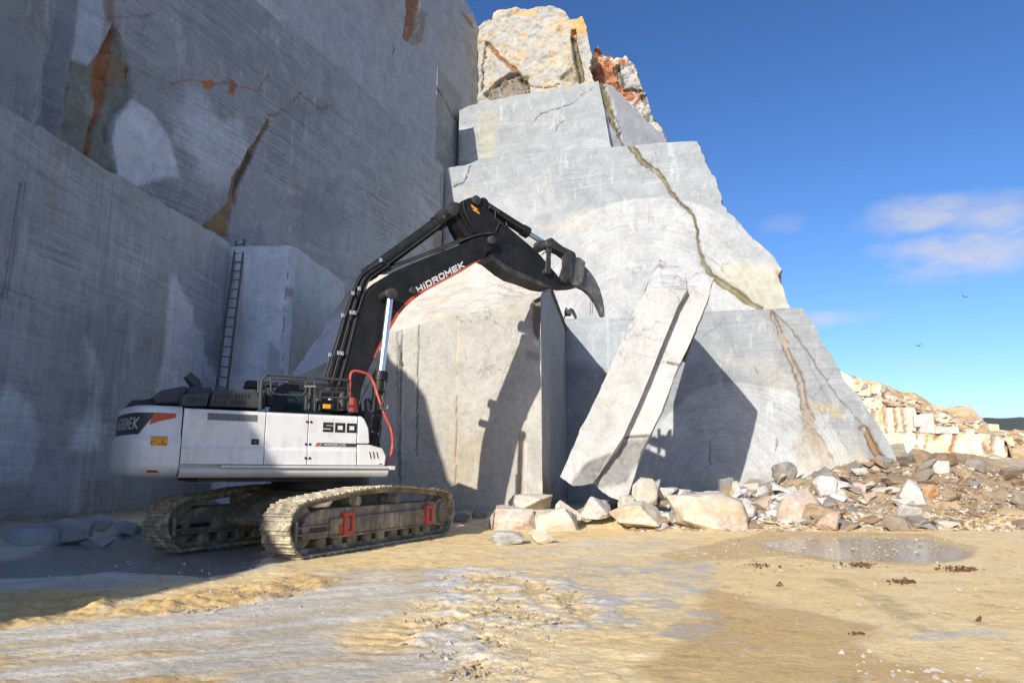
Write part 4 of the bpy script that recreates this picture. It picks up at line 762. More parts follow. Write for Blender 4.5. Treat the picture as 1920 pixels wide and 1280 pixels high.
def boulder(name, box, mat, label, seed, cat='boulder', depth=.8, rz=None, tilt=0, Y=None, sub=3, group=None, amp=.06, sink=.08):
    x0, y0, x1, y1 = box; b_ = hit((x0 + x1) / 2, y1) if Y is None else atY((x0 + x1) / 2, y1, Y); Yb = b_[1]; k = Yb / F
    wd, ht = (x1 - x0) * k * 1.0, (y1 - y0) * k; dp = wd * depth; rd = (seed - 5) // 13 in ROUND; me = rock_mesh(seed, sub=sub, amp=amp, n=34 if rd else 15, sharp=.9 if rd else .72); me.materials.append(mat)
    o = bpy.data.objects.new(name, me); col.objects.link(o); o.scale = (wd, dp, ht * (1 + sink)); o.location = (b_[0] + b_[0] / Yb * dp * .3, Yb + dp * .3, b_[2] + ht * .5 - ht * sink * .5); o.rotation_euler = (0, R(tilt), R(rz) if rz is not None else 0)
    tag(o, label, cat, group); return o
BL = [((1187, 897, 1233, 950), M_YEL, 'upright rounded tan boulder standing just right of the slab foot', 1),
 ((1160, 929, 1192, 962), M_YEL, 'small tan boulder wedged between the slab foot and the upright boulder', 2),
 ((1150, 942, 1254, 990), M_YEL, 'long low yellow boulder in front of the upright tan boulder', 3),
 ((1258, 928, 1412, 996), M_YEL, 'biggest pale wedge-shaped boulder, yellow at its left end, at the foot of the rubble', 4),
 ((916, 950, 1006, 996), M_PINK, 'pink-brown boulder at the left end of the rock row by the cut block', 5),
 ((996, 954, 1084, 998), M_YEL, 'blocky cream boulder touching the right of the pink-brown one', 6),
 ((915, 996, 982, 1021), M_WHITE, 'flat pale slab lying alone on the mud in front of the pink-brown boulder', 7),
 ((990, 994, 1042, 1019), M_YEL, 'small cream wedge of rock on the mud before the blocky boulder', 8),
 ((1086, 932, 1148, 970), M_WHITE, 'white angular block under the broken foot of the slab', 9),
 ((950, 928, 1036, 962), M_YEL, 'sandy boulder behind the rock row, against the cut block corner', 10),
 ((1040, 940, 1092, 975), M_YEL, 'cream rock behind and right of the blocky boulder', 11),
 ((1240, 960, 1264, 984), M_GREY, 'small round olive-grey stone between two yellow boulders', 12),
 ((1232, 914, 1272, 936), M_WHITE, 'bright white flat rock right behind the upright tan boulder', 13),
 ((1262, 917, 1294, 938), M_WHITE, 'bright white rock, second behind the upright tan boulder', 14),
 ((1308, 922, 1372, 952), M_WHITE, 'white broken rock resting above the biggest pale boulder', 15),
 ((1357, 934, 1414, 956), M_WHITE, 'white slab with a sharp lower edge above the pale boulder tip', 16),
 ((1378, 948, 1420, 978), M_WHITE, 'steep white fragment beside the right tip of the biggest boulder', 17),
 ((1450, 866, 1494, 902), M_GREY, 'large grey boulder against the marble face where the shadow ends', 18),
 ((1350, 896, 1382, 930), M_GREY, 'olive-grey upright rock at the shadow edge', 19),
 ((1370, 902, 1388, 934), M_YEL, 'thin orange-tan wedge leaning on the olive-grey rock', 20),
 ((1394, 905, 1426, 920), M_WHITE, 'pale square block in front of the big grey shadowed rocks', 21),
 ((1450, 924, 1537, 978), M_PINK, 'long pinkish-white boulder slanting up to the right in mid rubble', 22),
 ((1500, 945, 1582, 984), M_BRN, 'long brown slab under the slanting pinkish boulder', 23),
 ((1532, 960, 1574, 995), M_PINK, 'orange-pink triangular rock at the toe of the rubble', 24),
 ((1527, 892, 1572, 932), M_WHITE, 'rounded white boulder in the middle of the rubble bank', 25),
 ((1690, 904, 1742, 948), M_WHITE, 'big white and brown boulder tilted down to the right', 26),
 ((1740, 849, 1796, 872), M_BRN, 'flat brown slab on top of the rubble bank', 27),
 ((1745, 863, 1780, 890), M_WHITE, 'pale square block right under the flat brown slab', 28),
 ((1684, 848, 1716, 874), M_GREY, 'dark grey rock on the bank beside the marble face end', 29),
 ((1638, 889, 1742, 914), M_BRN, 'long flat brown rock across the upper bank', 30),
 ((1660, 966, 1704, 996), M_GREY, 'blue-grey boulder at the toe of the bank right of centre', 31),
 ((1680, 946, 1724, 972), M_WHITE, 'pale triangular rock below the big white and brown boulder', 32),
 ((1748, 974, 1794, 990), M_YEL, 'long flat tan stone lying at the toe of the bank', 33),
 ((1806, 861, 1848, 884), M_GREY, 'grey-brown rock on the skyline of the bank', 34),
 ((1882, 876, 1924, 903), M_GREY, 'round grey rocks heap at the right edge of the bank', 35),
 ((1714, 850, 1732, 876), M_BRN, 'upright narrow brown stone beside the dark grey rock', 36),
 ((1730, 908, 1760, 936), M_RUST, 'rusty boulder right of the big white and brown one', 37),
 ((1602, 905, 1624, 925), M_PINK, 'pink rounded stone in the upper rubble', 38),
 ((1638, 912, 1690, 925), M_WHITE, 'thin white slab under the long flat brown rock', 39),
 ((1630, 868, 1664, 886), M_PINK, 'reddish boulder at the foot of the brown fissure', 40),
 ((1590, 876, 1632, 892), M_WHITE, 'pale pinkish slab leaning at the marble foot', 41),
 ((1898, 925, 1926, 950), M_GREY, 'grey slab fragment at the right picture edge', 42),
 ((1415, 930, 1452, 960), M_PINK, 'pale pink block left of the slanting pinkish boulder', 43),
 ((1560, 918, 1590, 942), M_WHITE, 'white stone right beside the rounded white boulder', 44),
 ((156, 966, 206, 996), M_DUST, 'rounded grey boulder by the left wall', 45),
 ((94, 974, 168, 1019), M_DUST, 'sloping grey slab between the tyre and the rounded boulder', 46),
 ((163, 1004, 212, 1024), M_DUST, 'low grey rock standing in the puddle by the left wall', 47),
 ((212, 978, 262, 1003), M_DUST, 'broken grey rock right of the rounded boulder', 48),
 ((255, 985, 292, 1002), M_DUST, 'grey rock beside the far track of the excavator', 49),
 ((1392, 893, 1446, 912), M_GREY, 'wide dark grey rock in the shadow foot of the marble face', 50),
 ((1262, 897, 1300, 915), M_GREY, 'dark shaded rock behind the white rocks', 51),
 ((1310, 893, 1350, 914), M_GREY, 'dark shaded rock left of the olive-grey one', 52),
 ((850, 962, 880, 980), M_GREY, 'grey stone at the foot of the cut block beside the track', 53),
 ((884, 956, 914, 972), M_GREY, 'grey stone at the cut block foot, next to the pink-brown boulder', 54)]
for (bx_, mt_, lb, sd_) in BL:
    big = (bx_[2] - bx_[0]) > 60
    boulder('boulder', bx_, mt_, lb, sd_ * 13 + 5, 'boulder', .75, rz=(sd_ * 37) % 40 - 20, Y=({10: 19.9, 1: 18.5, 2: 18.3, 3: 17.9, 9: 18.9, 13: 19.2, 14: 19.4, 4: 17.9, 5: 18.0, 6: 17.9, 11: 18.8}.get(sd_)), sub=4 if big else 3, tilt={22: -14, 26: 18, 3: -7, 46: -16, 4: 6}.get(sd_, 0))
# many broken stones of the bank
protos = {}
for i in range(14): protos[i] = rock_mesh(900 + i * 17, sharp=.5, n=10, sub=2, amp=.06)
rnd = random.Random(4); mats = [M_WHITE, M_WHITE, M_GREY, M_GREY, M_PINK, M_BRN, M_YEL, M_BRN, M_BRN, M_BRN]; pm = {}
def stone(x, y, s_, mi, label, group, Y=None, kind_=0):
    p = hit(x, y); key = (kind_, mi)
    if key not in pm: me = protos[kind_].copy(); me.materials.append(mats[mi]); pm[key] = me
    o = bpy.data.objects.new('broken_stone', pm[key]); col.objects.link(o); o.location = (p[0], p[1], p[2] + s_ * .12); o.scale = (s_ * rnd.uniform(.8, 1.5), s_ * rnd.uniform(.7, 1.1), s_ * rnd.uniform(.22, .62)); o.rotation_euler = (R(rnd.uniform(-25, 25)), R(rnd.uniform(-25, 25)), R(rnd.uniform(0, 360)))
    tag(o, label, 'stone', group); return o
names = {M_WHITE.name: 'white broken stone in the rubble bank', M_GREY.name: 'grey broken stone in the rubble bank', M_PINK.name: 'pinkish broken stone in the rubble bank', M_BRN.name: 'brown broken stone in the rubble bank', M_YEL.name: 'tan broken stone in the rubble bank'}
cnt = 0
while cnt < 235:
    x = rnd.uniform(1190, 1925); yt = np.interp(x, [1190, 1400, 1450, 1560, 1690, 1760, 1925], [935, 915, 895, 880, 862, 862, 888]); y = rnd.uniform(yt, 992) if rnd.random() < .8 else rnd.uniform(970, 993)
    left = x < 1500; mi = rnd.choice([0, 0, 0, 1, 2, 3, 4, 9] if left else [0, 2, 3, 4, 5, 6, 7, 8, 9, 2, 3]); 
    if x < 1420 and y < 915: mi = 2
    if x > 1740: mi = rnd.choice([5, 7, 8, 9, 2, 5, 4])
    s_ = rnd.choice([.16, .22, .28, .34, .45, .6]) * (1.25 if x < 1740 else .75)
    stone(x, y, s_, mi, names[mats[mi].name], 'broken stones of the rubble bank', kind_=rnd.randrange(14)); cnt += 1
mats.append(M_BRIGHT)
for i in range(62):
    x = rnd.triangular(1228, 1600, 1330); y = rnd.uniform(np.interp(x, [1228, 1420, 1600], [918, 925, 900]), 984); stone(x, y, rnd.choice([.3, .4, .5, .6, .75]), 10, 'fresh bright white slab fragment in the left half of the rubble bank', 'bright white fragments in the rubble bank', kind_=rnd.randrange(14))
# gravel and crumbs: stuff
def scatter(name, pts, sizes, mat, label, seed=3, squash=.6):
    rg = np.random.default_rng(seed); oc = np.array([(1, 0, 0), (-1, 0, 0), (0, 1, 0), (0, -1, 0), (0, 0, 1), (0, 0, -1)], float); fc = np.array([(0, 2, 4), (2, 1, 4), (1, 3, 4), (3, 0, 4), (2, 0, 5), (1, 2, 5), (3, 1, 5), (0, 3, 5)])
    V = []; Fs = []
    for i, (p, s_) in enumerate(zip(pts, sizes)):
        a = rg.uniform(0, 6.28); ca, sa = math.cos(a), math.sin(a); v = oc * (s_ * rg.uniform(.6, 1.2, (6, 1))) * np.array([1.2, .9, squash]) + rg.normal(0, s_ * .18, (6, 3)); x_ = v[:, 0] * ca - v[:, 1] * sa; y_ = v[:, 0] * sa + v[:, 1] * ca
        V.append(np.stack([x_, y_, v[:, 2]], 1) + p); Fs.append(fc + 6 * i)
    V = np.concatenate(V); Fs = np.concatenate(Fs); me = bpy.data.meshes.new(name); me.from_pydata(V.tolist(), [], Fs.tolist()); me.update(); o = link(name, me, mat); tag(o, label, kind='stuff'); return o
rg = np.random.default_rng(7)
def pts_px(n, fx, jitter=0):
    o = []
    while len(o) < n:
        x, y = fx(); p = hit(x, y); o.append(p)
    return o
def bankpx():
    x = rg.uniform(1180, 1925); yt = np.interp(x, [1190, 1400, 1450, 1560, 1690, 1760, 1925], [938, 920, 900, 885, 866, 866, 890]); return x, rg.uniform(yt, 996)
pb = pts_px(4600, bankpx); scatter('rubble_gravel', pb[:2900], rg.uniform(.02, .12, 2900), M_BRN, 'brown crumbs of rock between the broken stones', 1); scatter('rubble_gravel', pb[2900:], rg.uniform(.02, .10, 1700), M_WHITE, 'pale chips of marble between the broken stones', 2)
pk = pts_px(380, lambda: (rg.uniform(845, 1240), rg.uniform(962, 992))); scatter('rubble_gravel', pk, rg.uniform(.02, .07, 380), M_YEL, 'sandy chips along the foot of the cut block', 3)
M_CLOD = rough_rock_mat('dry_mud_clod', (.42, .32, .18), (.55, .47, .33), (.30, .20, .10), (.56, .49, .36), .4, 3.0)
M_CLODW = rough_rock_mat('white_slurry_clod', (.58, .56, .52), (.50, .47, .40), (.45, .36, .22), (.62, .60, .56), .25, 3.0)
M_CLODD = rough_rock_mat('dark_mud_clod', (.15, .075, .035), (.22, .12, .06), (.09, .045, .02), (.26, .16, .09), .4, 3.0)
def flatpts(n, polys, seed):
    r_ = np.random.default_rng(seed); o = []
    while len(o) < n:
        pl = polys[r_.integers(len(polys))]; xs = [p[0] for p in pl]; ys = [p[1] for p in pl]; x = r_.uniform(min(xs), max(xs)); y = r_.uniform(min(ys), max(ys))
        if poly_sd(pl, np.array([x]), np.array([y]))[0] < 0 or r_.random() < .04: p = gnd(x, y); o.append(np.array([p[0], p[1], .005]))
    return o
chunk = [S2([(1640, 160), (1760, 150), (1980, 200), (2200, 250), (2100, 420), (2000, 600), (1700, 600), (1560, 500), (1500, 330), (1600, 270)]), S2([(460, 330), (700, 262), (1180, 200), (1300, 215), (1000, 300), (640, 348)]), S2([(560, 120), (960, 30), (1560, 40), (1740, 90), (980, 200)], 960)]
q_ = flatpts(3200, chunk, 11); rg2 = np.random.default_rng(2); scatter('mud_clods', q_[:2100], rg2.gamma(2, .0055, 2100) + .004, M_CLOD, 'small ochre clods scattered over the mud', 5); scatter('mud_clods', q_[2100:], rg2.gamma(2, .006, 1100) + .004, M_CLODW, 'small whitish lumps of dried slurry scattered over the mud', 6)
q_ = flatpts(260, [S2([(1180, 460), (1480, 500), (1900, 560), (1960, 640), (1300, 600)], 960), S2([(600, 300), (1900, 100), (1950, 400)], 960), S2([(0, 120), (1000, 150), (900, 220), (100, 230)])], 12); scatter('mud_clods', q_, rg2.gamma(2, .006, 260) + .004, M_CLODW, 'white chips lying on wet mud', 8)
dk = []
for (cx, cy, sx, sy, n_) in ((930, 165, 40, 9, 26), (1305, 163, 50, 9, 60), (1680, 178, 60, 8, 90), (1465, 225, 42, 10, 40), (1010, 238, 20, 4, 6), (1750, 368, 8, 3, 3), (1290, 420, 30, 6, 6)):
    for i in range(n_):
        x, y = S2([(cx + rg2.normal(0, sx * .6), cy + rg2.normal(0, sy * .5))], 960)[0]; p = gnd(x, y); dk.append((np.array([p[0], p[1], .01 + abs(rg2.normal(0, .02))]), rg2.uniform(.008, .034)))
scatter('dark_clods', [d[0] for d in dk], [d[1] for d in dk], M_CLODD, 'dark reddish-brown clods dropped on the dry mud at the right', 9, .8)

# ---------------------------------------------------------------- distant quarry on the right
CRM = np.array([.62, .55, .41])
def far_paint(cracks, patches):
    def f(a, P):
        M = P.m; a.c *= (.85 + .35 * fbm(a.u * .12, a.z * .25, 4, 5, 140))[:, None]; a.blend(sstep(.5, .65, fbm(a.u * .1, a.z * .3, 8, 5, 141)) * .6, (.62, .40, .18)); a.blend(sstep(.55, .62, fbm(a.u * .5, a.z * .5, 8, 5, 142)) * .5, (.70, .68, .62))
        for q, w_ in cracks: a.line(M(q), w_, (.22, .12, .05), .85, .5, .25)
        for q, c_, k in patches: a.patch(M(q), c_, k, .2, .8)
    return f
def far_wall(name, pxy, Y, zb, ang, cracks, patches, label, seed, E=None, base=CRM, jagr=.5):
    e = atY(pxy[0][0], pxy[0][1], Y); P = Pl((e[0], e[1]), ang); tq = P.m(pxy)
    return wall(name, P, [(tq[0][0], zb), (tq[-1][0], zb)], [(tq[-1][0], zb), tq[-1]], tq, [(tq[0][0], zb), tq[0]], .22, far_paint(cracks, patches), dirv(35, 8) if E is None else E, 1.0, (0, jagr, .22, .2), seed=seed, base=base, hs=.15, vs=.25, rough=.12, label=label)
far_wall('far_bench', [(1770, 861), (1800, 858), (1840, 858), (1878, 859), (1892, 878)], 62, .5, -8, [(((1832, 858), (1833, 890)), .12)], [], 'lowest cream bench of the far quarry, right above the rubble', 201)
far_wall('far_bench', [(1630, 812), (1700, 811), (1745, 812), (1800, 812), (1840, 813), (1870, 818), (1882, 826)], 68, 1.0, -6, [(((1720, 812), (1721, 850)), .1), (((1791, 815), (1786, 850)), .35), (((1739, 815), (1737, 850)), .1), (((1755, 822), (1765, 812)), .3), (((1862, 815), (1860, 850)), .3), (((1845, 830), (1850, 850)), .3)],
         [([(1748, 813), (1765, 813), (1752, 828)], (.40, .22, .09), .9), ([(1793, 838), (1808, 838), (1808, 849), (1793, 849)], (.45, .52, .58), .8), ([(1850, 815), (1862, 820), (1858, 845), (1850, 830)], (.5, .26, .1), .7)], 'second cream bench of the far quarry, broken by brown joints', 202)
far_wall('far_bench', [(1600, 768), (1640, 766), (1680, 765), (1716, 766), (1722, 790), (1722, 800)], 76, 5, -6, [(((1659, 768), (1664, 812)), .22), (((1677, 768), (1684, 810)), .2), (((1692, 770), (1700, 812)), .2), (((1636, 768), (1645, 810)), .3)], [([(1636, 768), (1658, 768), (1656, 800), (1646, 800)], (.62, .30, .10), .7)], 'third cream bench of the far quarry with four slanting joints', 203)
far_wall('far_bench', [(1560, 692), (1582, 700), (1600, 708), (1612, 711), (1640, 714), (1652, 722), (1652, 740)], 86, 8, -6, [(((1608, 720), (1608, 742)), .3), (((1634, 722), (1635, 742)), .3), (((1598, 745), (1650, 742)), .3)], [([(1600, 712), (1650, 716), (1650, 722), (1600, 720)], (.45, .27, .12), .7)], 'upper cream bench of the far quarry under the skyline', 204)
def hillside(name, sky, Y, front_y, matc, label, seed, zf, amp=1.6, back=30, stepy=0):
    nx, ny = 260, 90; xs = np.linspace(sky[0][0], sky[-1][0], nx); ys = np.interp(xs, [p[0] for p in sky], [p[1] for p in sky]); top = np.array([atY(x, y, Y) for x, y in zip(xs, ys)])
    k = np.linspace(0, 1, ny)[:, None]; fy = np.interp(xs, *front_y)[None]; zf = np.interp(xs, *zf)[None]; yy = Y - (Y - fy) * (1 - k); X = top[None, :, 0] * (yy / Y); Z = zf + (top[None, :, 2] - zf) * k ** .85; n = fbm(X * .14, yy * .14, Z * .3, 6, seed, .6); n2 = fbm(X * .6, yy * .6, Z * .6, 5, seed + 2, .6)
    Zt = Z + ((n - .5) * amp * 2.2 + (n2 - .5) * amp * .7) * (1 - .75 * (k > .97)) * np.minimum(1, k * 4)
    V = np.stack([X, yy, Zt], -1).reshape(-1, 3); bk = V[-nx:] + np.array([0, back, -14]); V = np.concatenate([V, bk]); F_ = grid_faces(ny + 1, nx)
    c = matc(V[:, 0], V[:, 1], V[:, 2], np.r_[n.ravel(), n[-1]], np.r_[n2.ravel(), n2[-1]]); z_ = np.zeros(len(V))
    me = grid_mesh(name, V, F_, c, V[:, [0, 2]], dict(hs=z_, vs=z_, arc=z_, rad=z_, wet=z_, pool=z_)); o = link(name, me, GM, None, True); tag(o, label, kind='structure'); return o
def c_orange(x, y, z, n, n2):
    c = np.tile(np.array([.55, .36, .17]), (len(x), 1)); m = sstep(.48, .6, n2)[:, None]; c = c * (1 - m * .6) + np.array([.70, .58, .38]) * m * .6; m = sstep(.5, .4, n)[:, None]; return c * (1 - m * .5) + np.array([.40, .22, .09]) * m * .5
hillside('hills', [(1560, 715), (1640, 717), (1668, 725), (1690, 733), (1712, 735), (1735, 748), (1752, 763), (1775, 766), (1800, 765), (1818, 768), (1838, 784), (1856, 800), (1876, 808), (1900, 807), (1930, 805), (2040, 800)], 96, ([1560, 1655, 1657, 1722, 1726, 1884, 1893], [87, 87, 77, 77, 69, 69, 60]), c_orange, 'orange spoil slope above the far quarry benches', 150, ([1560, 1655, 1657, 1722, 1726, 1884, 1893], [11.5, 10, 8.2, 8.2, 5.0, 4.6, 2.0]))
def c_green(x, y, z, n, n2):
    c = np.tile(np.array([.050, .065, .055]), (len(x), 1)); m = sstep(.45, .6, n2)[:, None]; return c * (1 - m * .6) + np.array([.085, .10, .085]) * m * .6
def far_hill():
    nx, ny = 200, 40; xs = np.linspace(1500, 2700, nx); ys = np.interp(xs, [1500, 1700, 1850, 1880, 1920, 2100, 2400, 2700], [850, 805, 784, 786, 790, 798, 812, 850]); top = np.array([atY(x, y, 1500) for x, y in zip(xs, ys)]); k = np.linspace(0, 1, ny)[:, None]
    X = np.repeat(top[None, :, 0], ny, 0); yy = np.repeat(700 + 800 * k, nx, 1); Z = -2 + (top[None, :, 2] + 2) * sstep(0, 1, k) + (fbm(X * .02, yy * .02, 0, 5, 8) - .5) * 14 * (k > .02); V = np.stack([X, yy, Z], -1).reshape(-1, 3); n = fbm(V[:, 0] * .03, V[:, 1] * .03, V[:, 2] * .1, 5, 9); z_ = np.zeros(len(V))
    me = grid_mesh('hills', V, grid_faces(ny, nx), c_green(V[:, 0], 0, 0, n, n), V[:, [0, 2]], dict(wet=z_, pool=z_)); o = link('hills', me, GM, None, True); tag(o, 'dark wooded ridge on the horizon at the right edge', kind='structure')
far_hill()
M_CREAM = rough_rock_mat('far_cream_block', (.66, .58, .42), (.58, .51, .40), (.48, .32, .16), (.68, .61, .48), .45, .5)
def far_block(x0, y0, x1, y1, Y, label, seed, mat=None, dep=.6, rz=0):
    k = Y / F; w_, h_ = (x1 - x0) * k, (y1 - y0) * k; c_ = atY((x0 + x1) / 2, y1, Y); rn = random.Random(seed); m_ = MB(); m_.box(-w_ / 2, w_ / 2, 0, w_ * dep, 0, h_); m_.v = [(a + rn.uniform(-.05, .05) * w_, b + rn.uniform(-.05, .05) * w_, c + rn.uniform(-.06, .06) * h_) for a, b, c in m_.v]
    o = m_.build('stone_block', mat or M_CREAM, bevel=.05 * h_, seg=1); o.location = c_; o.rotation_euler[2] = R(rz); return tag(o, label, 'stone block')
far_block(1727, 776, 1755, 813, 67.4, 'whitish square block standing on the far bench ledge', 1, M_WHITE)
for i, (q, lb) in enumerate([((1755, 799, 1775, 813), 'low white block right of the square block on the far ledge'), ((1775, 800, 1800, 813), 'long white block on the far ledge, third from the left'), ((1812, 804, 1828, 814), 'small white block on the far ledge below the orange slope'), ((1856, 795, 1874, 808), 'tilted tan block near the skyline of the far quarry'), ((1888, 820, 1902, 836), 'cream block under the stepped far ledge at the right edge'), ((1874, 822, 1888, 838), 'pale block beside the cream block at the far right'), ((1716, 778, 1727, 800), 'narrow white block left of the square one'), ((1606, 722, 1634, 743), 'square cream block in the upper far bench'), ((1635, 724, 1645, 742), 'narrow cream block in the upper far bench')]):
    far_block(*q, 67.2 if i < 4 or i == 6 else 85.4 if i > 6 else 70, lb, 10 + i, M_WHITE if i < 3 or i == 6 else M_CREAM)
rnf = random.Random(77)
fm = {}
def far_stone(x, y, Y, s_):
    p = atY(x, y, Y); j = rnf.randrange(8); mi = rnf.choice([0, 1, 2]); key = (j, mi)
    if key not in fm: me = protos[j].copy(); me.materials.append([M_CREAM, M_YEL, M_PINK][mi]); fm[key] = me
    o = bpy.data.objects.new('far_stone', fm[key]); col.objects.link(o); o.location = p; o.scale = (s_ * rnf.uniform(.9, 1.7), s_, s_ * rnf.uniform(.4, .9)); o.rotation_euler = (0, R(rnf.uniform(-20, 20)), rnf.uniform(0, 6)); tag(o, 'loose stone on the slopes of the far quarry', 'stone', 'loose stones on the far quarry slopes')
for i in range(80):
    x = rnf.uniform(1600, 1925); yt = np.interp(x, [1600, 1680, 1752, 1838, 1900], [716, 732, 762, 786, 808]); yb = 765 if x < 1725 else 800 if x < 1840 else 850; Y_ = 84 if x < 1725 else 72; far_stone(x, rnf.uniform(yt + 4, yb), Y_ if x >= 1725 else 77.5, rnf.uniform(.35, 1.0))

# ---------------------------------------------------------------- excavator
CX = np.array([-4.03, 14.72, 0.0]); HB = R(33.0); HT = R(67.0)
exc = tag(empty('excavator', tuple(CX)), 'white and black tracked excavator with a raised boom and a single-tooth ripper', 'excavator')
fb = np.array([math.cos(HB), math.sin(HB), 0]); lb_ = np.array([-fb[1], fb[0], 0])
def X(x, y, lat=0.0):
    """photo pixel -> (forward, up) on the upper structure's lengthwise plane at the given side offset"""
    r = ray(x, y); p0 = CX + lb_ * lat; k = np.dot(p0 - EYE, lb_) / np.dot(r, lb_); q = EYE + r * k - CX; return (float(q @ fb), float(q[2]))
def up(mb, name, mat, parent=None, **kw):
    o = mb.build(name, mat, parent or exc, **kw)
    if parent is None: o.rotation_euler[2] = HB
    return o
BOXP = [(1, 1)]
# --- turntable and undercarriage
m_ = MB(); m_.lathe([(-.02, .95), (.0, 1.0), (.22, 1.0), (.24, .85)], (0, 0, 1.10), 'z', 40); up(m_, 'slew_ring', P_WORN, smooth=True)
m_ = MB(); m_.prism([(-1.5, .55), (-.9, .98), (-.7, 1.1), (.7, 1.1), (.9, .98), (1.5, .55), (1.4, .42), (-1.4, .42)], -1.1, 1.1); o = m_.build('undercarriage_frame', P_MUD, exc, bevel=.03); o.rotation_euler[2] = HT
m_ = MB(); m_.box(-2.6, .3, -1.2, 1.2, 1.26, 1.36); up(m_, 'belly_plate', P_WORN)
# --- tracks
TO = [(-2.50, .03), (-2.68, .16), (-2.82, .38), (-2.85, .54), (-2.79, .72), (-2.66, .86), (-2.42, .945), (-1.9, 1.0), (-1.4, 1.055), (-.85, 1.11), (-.1, 1.145), (.62, 1.145), (1.35, 1.10), (2.1, 1.045), (2.45, 1.01), (2.70, .92), (2.83, .74), (2.86, .50), (2.76, .25), (2.58, .08), (2.40, .03)]
def track(side):
    yc = side * 1.37; root = empty('crawler_track', (0, 0, 0), 0, exc); root.rotation_euler[2] = HT
    pts = smooth_path([(x, 0, z) for x, z in TO], 8); pts = pts + [np.array(pts[0])]; P2 = np.array([(p[0], p[2]) for p in pts]); s = np.r_[0, np.cumsum(np.hypot(*np.diff(P2, axis=0).T))]; n = 58; L = s[-1]
    sh = MB(); ch = MB()
    for i in range(n):
        q = (i + .5) * L / n; a = np.array([np.interp(q - .05, s, P2[:, k]) for k in (0, 1)]); b_ = np.array([np.interp(q + .05, s, P2[:, k]) for k in (0, 1)]); c_ = (a + b_) / 2; d = (b_ - a) / (np.linalg.norm(b_ - a) + 1e-9); an = math.atan2(d[1], d[0])
        # local x along the belt, z' outward (path runs clockwise seen from the right, so outward is to the left of travel)
        M = Matrix.Translation((c_[0], yc, c_[1])) @ Matrix.Rotation(-an, 4, 'Y')
        p = L / n; h = .5 * p - .006; rj = random.Random(i * 3 + side).uniform(-.004, .004)
        prof = [(-h, -.030), (h, -.030), (h + .014, -.012), (h + .004, -.002), (h - .012, .034), (h - .030, .034), (h - .045, .0), (.012, .0), (.006, .022), (-.010, .022), (-.018, .0), (-h + .022, .0), (-h + .010, .018), (-h - .006, .018)]
        sh.prism([(x_, z_ + rj) for x_, z_ in prof], -.30, .30, M)
        for yy in (-.10, .10): ch.prism([(-h * 1.05, -.12), (h * 1.05, -.12), (h * 1.0, -.035), (-h * 1.0, -.035)], yy - .03, yy + .03, M)
        for (bx, by) in ((-.05, .17), (.05, .17), (-.05, -.17), (.05, -.17)): ch.box(bx - .014, bx + .014, by - .014, by + .014, -.01, .012, M)
    sh.build('track_shoes', P_SHOE, root); ch.build('track_chain', P_MUD, root)
    yo = side * 1.0
    m_ = MB(); m_.prism([(-2.42, .30), (-2.45, .55), (-2.30, .72), (-1.9, .80), (2.0, .80), (2.3, .62), (2.35, .40), (2.1, .30), (.0, .27), (-.9, .26), (-1.6, .29)], yc - .22, yc + .20); m_.prism([(-1.75, .62), (-1.75, .34), (2.0, .30), (2.0, .66)], yc - .275, yc - .222); fr = m_.build('track_frame', P_MUD, root, bevel=.03)
    m_ = MB(); yq = yc - .24 if side < 0 else yc + .24
    for zz in (.515, .395): m_.box(-2.62, -1.76, yc - .262, yc - .222, zz - .018, zz + .018)
    m_.box(-2.66, -2.60, yc - .262, yc - .222, .30, .62); m_.build('idler_guide', P_MUD, root, bevel=.008)
    m_ = MB(); m_.box(-2.58, -1.80, yc - .226, yc - .222, .42, .50); m_.build('guide_slot', P_LETB, root)
    m_ = MB(); m_.lathe([(-.12, .30), (-.11, .36), (-.05, .37), (-.045, .41), (.045, .41), (.05, .37), (.11, .36), (.12, .30)], (-2.38, yc, .50), 'y', 36); m_.lathe([(-.24, .10), (.24, .10)], (-2.38, yc, .50), 'y', 16); m_.build('idler_wheel', P_MUD, root, smooth=True)
    m_ = MB(); nt = 22; pr = []
    for k in range(nt * 2): a_ = math.pi * k / nt; r_ = .47 if k % 2 else .41; pr.append((2.38 + r_ * math.cos(a_), .53 + r_ * math.sin(a_)))
    m_.prism(pr, yc - .04, yc + .04); m_.lathe([(-.29, .14), (-.285, .22), (-.20, .24), (-.18, .30), (.15, .32), (.2, .25)], (2.38, yc, .53), 'y', 32)
    spk = m_.build('drive_sprocket', P_MUD, root, smooth=True)
    m_ = MB()
    for k in range(10): a_ = 2 * math.pi * k / 10; m_.lathe([(-.012, .018), (.012, .018)], (2.38 + .17 * math.cos(a_), yc - .295, .53 + .17 * math.sin(a_)), 'y', 6)
    m_.build('hub_bolts', P_STEEL, root)
    for xx in (-.94, .42):
        m_ = MB(); m_.lathe([(-.27, .06), (-.265, .09), (-.20, .095), (-.195, .075), (-.16, .075), (-.155, .115), (-.12, .12), (-.11, .09), (.02, .09), (.03, .12), (.08, .12)], (xx, yc, .90), 'y', 24); m_.box(xx - .06, xx + .06, yc - .05, yc + .1, .76, .86); m_.build('carrier_roller', P_MUD, root, smooth=True)
    for k in range(9):
        xx = -1.85 + k * .46; m_ = MB(); m_.lathe([(-.20, .05), (-.19, .10), (-.15, .13), (-.10, .13), (-.09, .11), (.09, .11), (.10, .13), (.15, .13), (.19, .10)], (xx, yc, .215), 'y', 18); m_.build('track_roller', P_MUD, root, smooth=True)
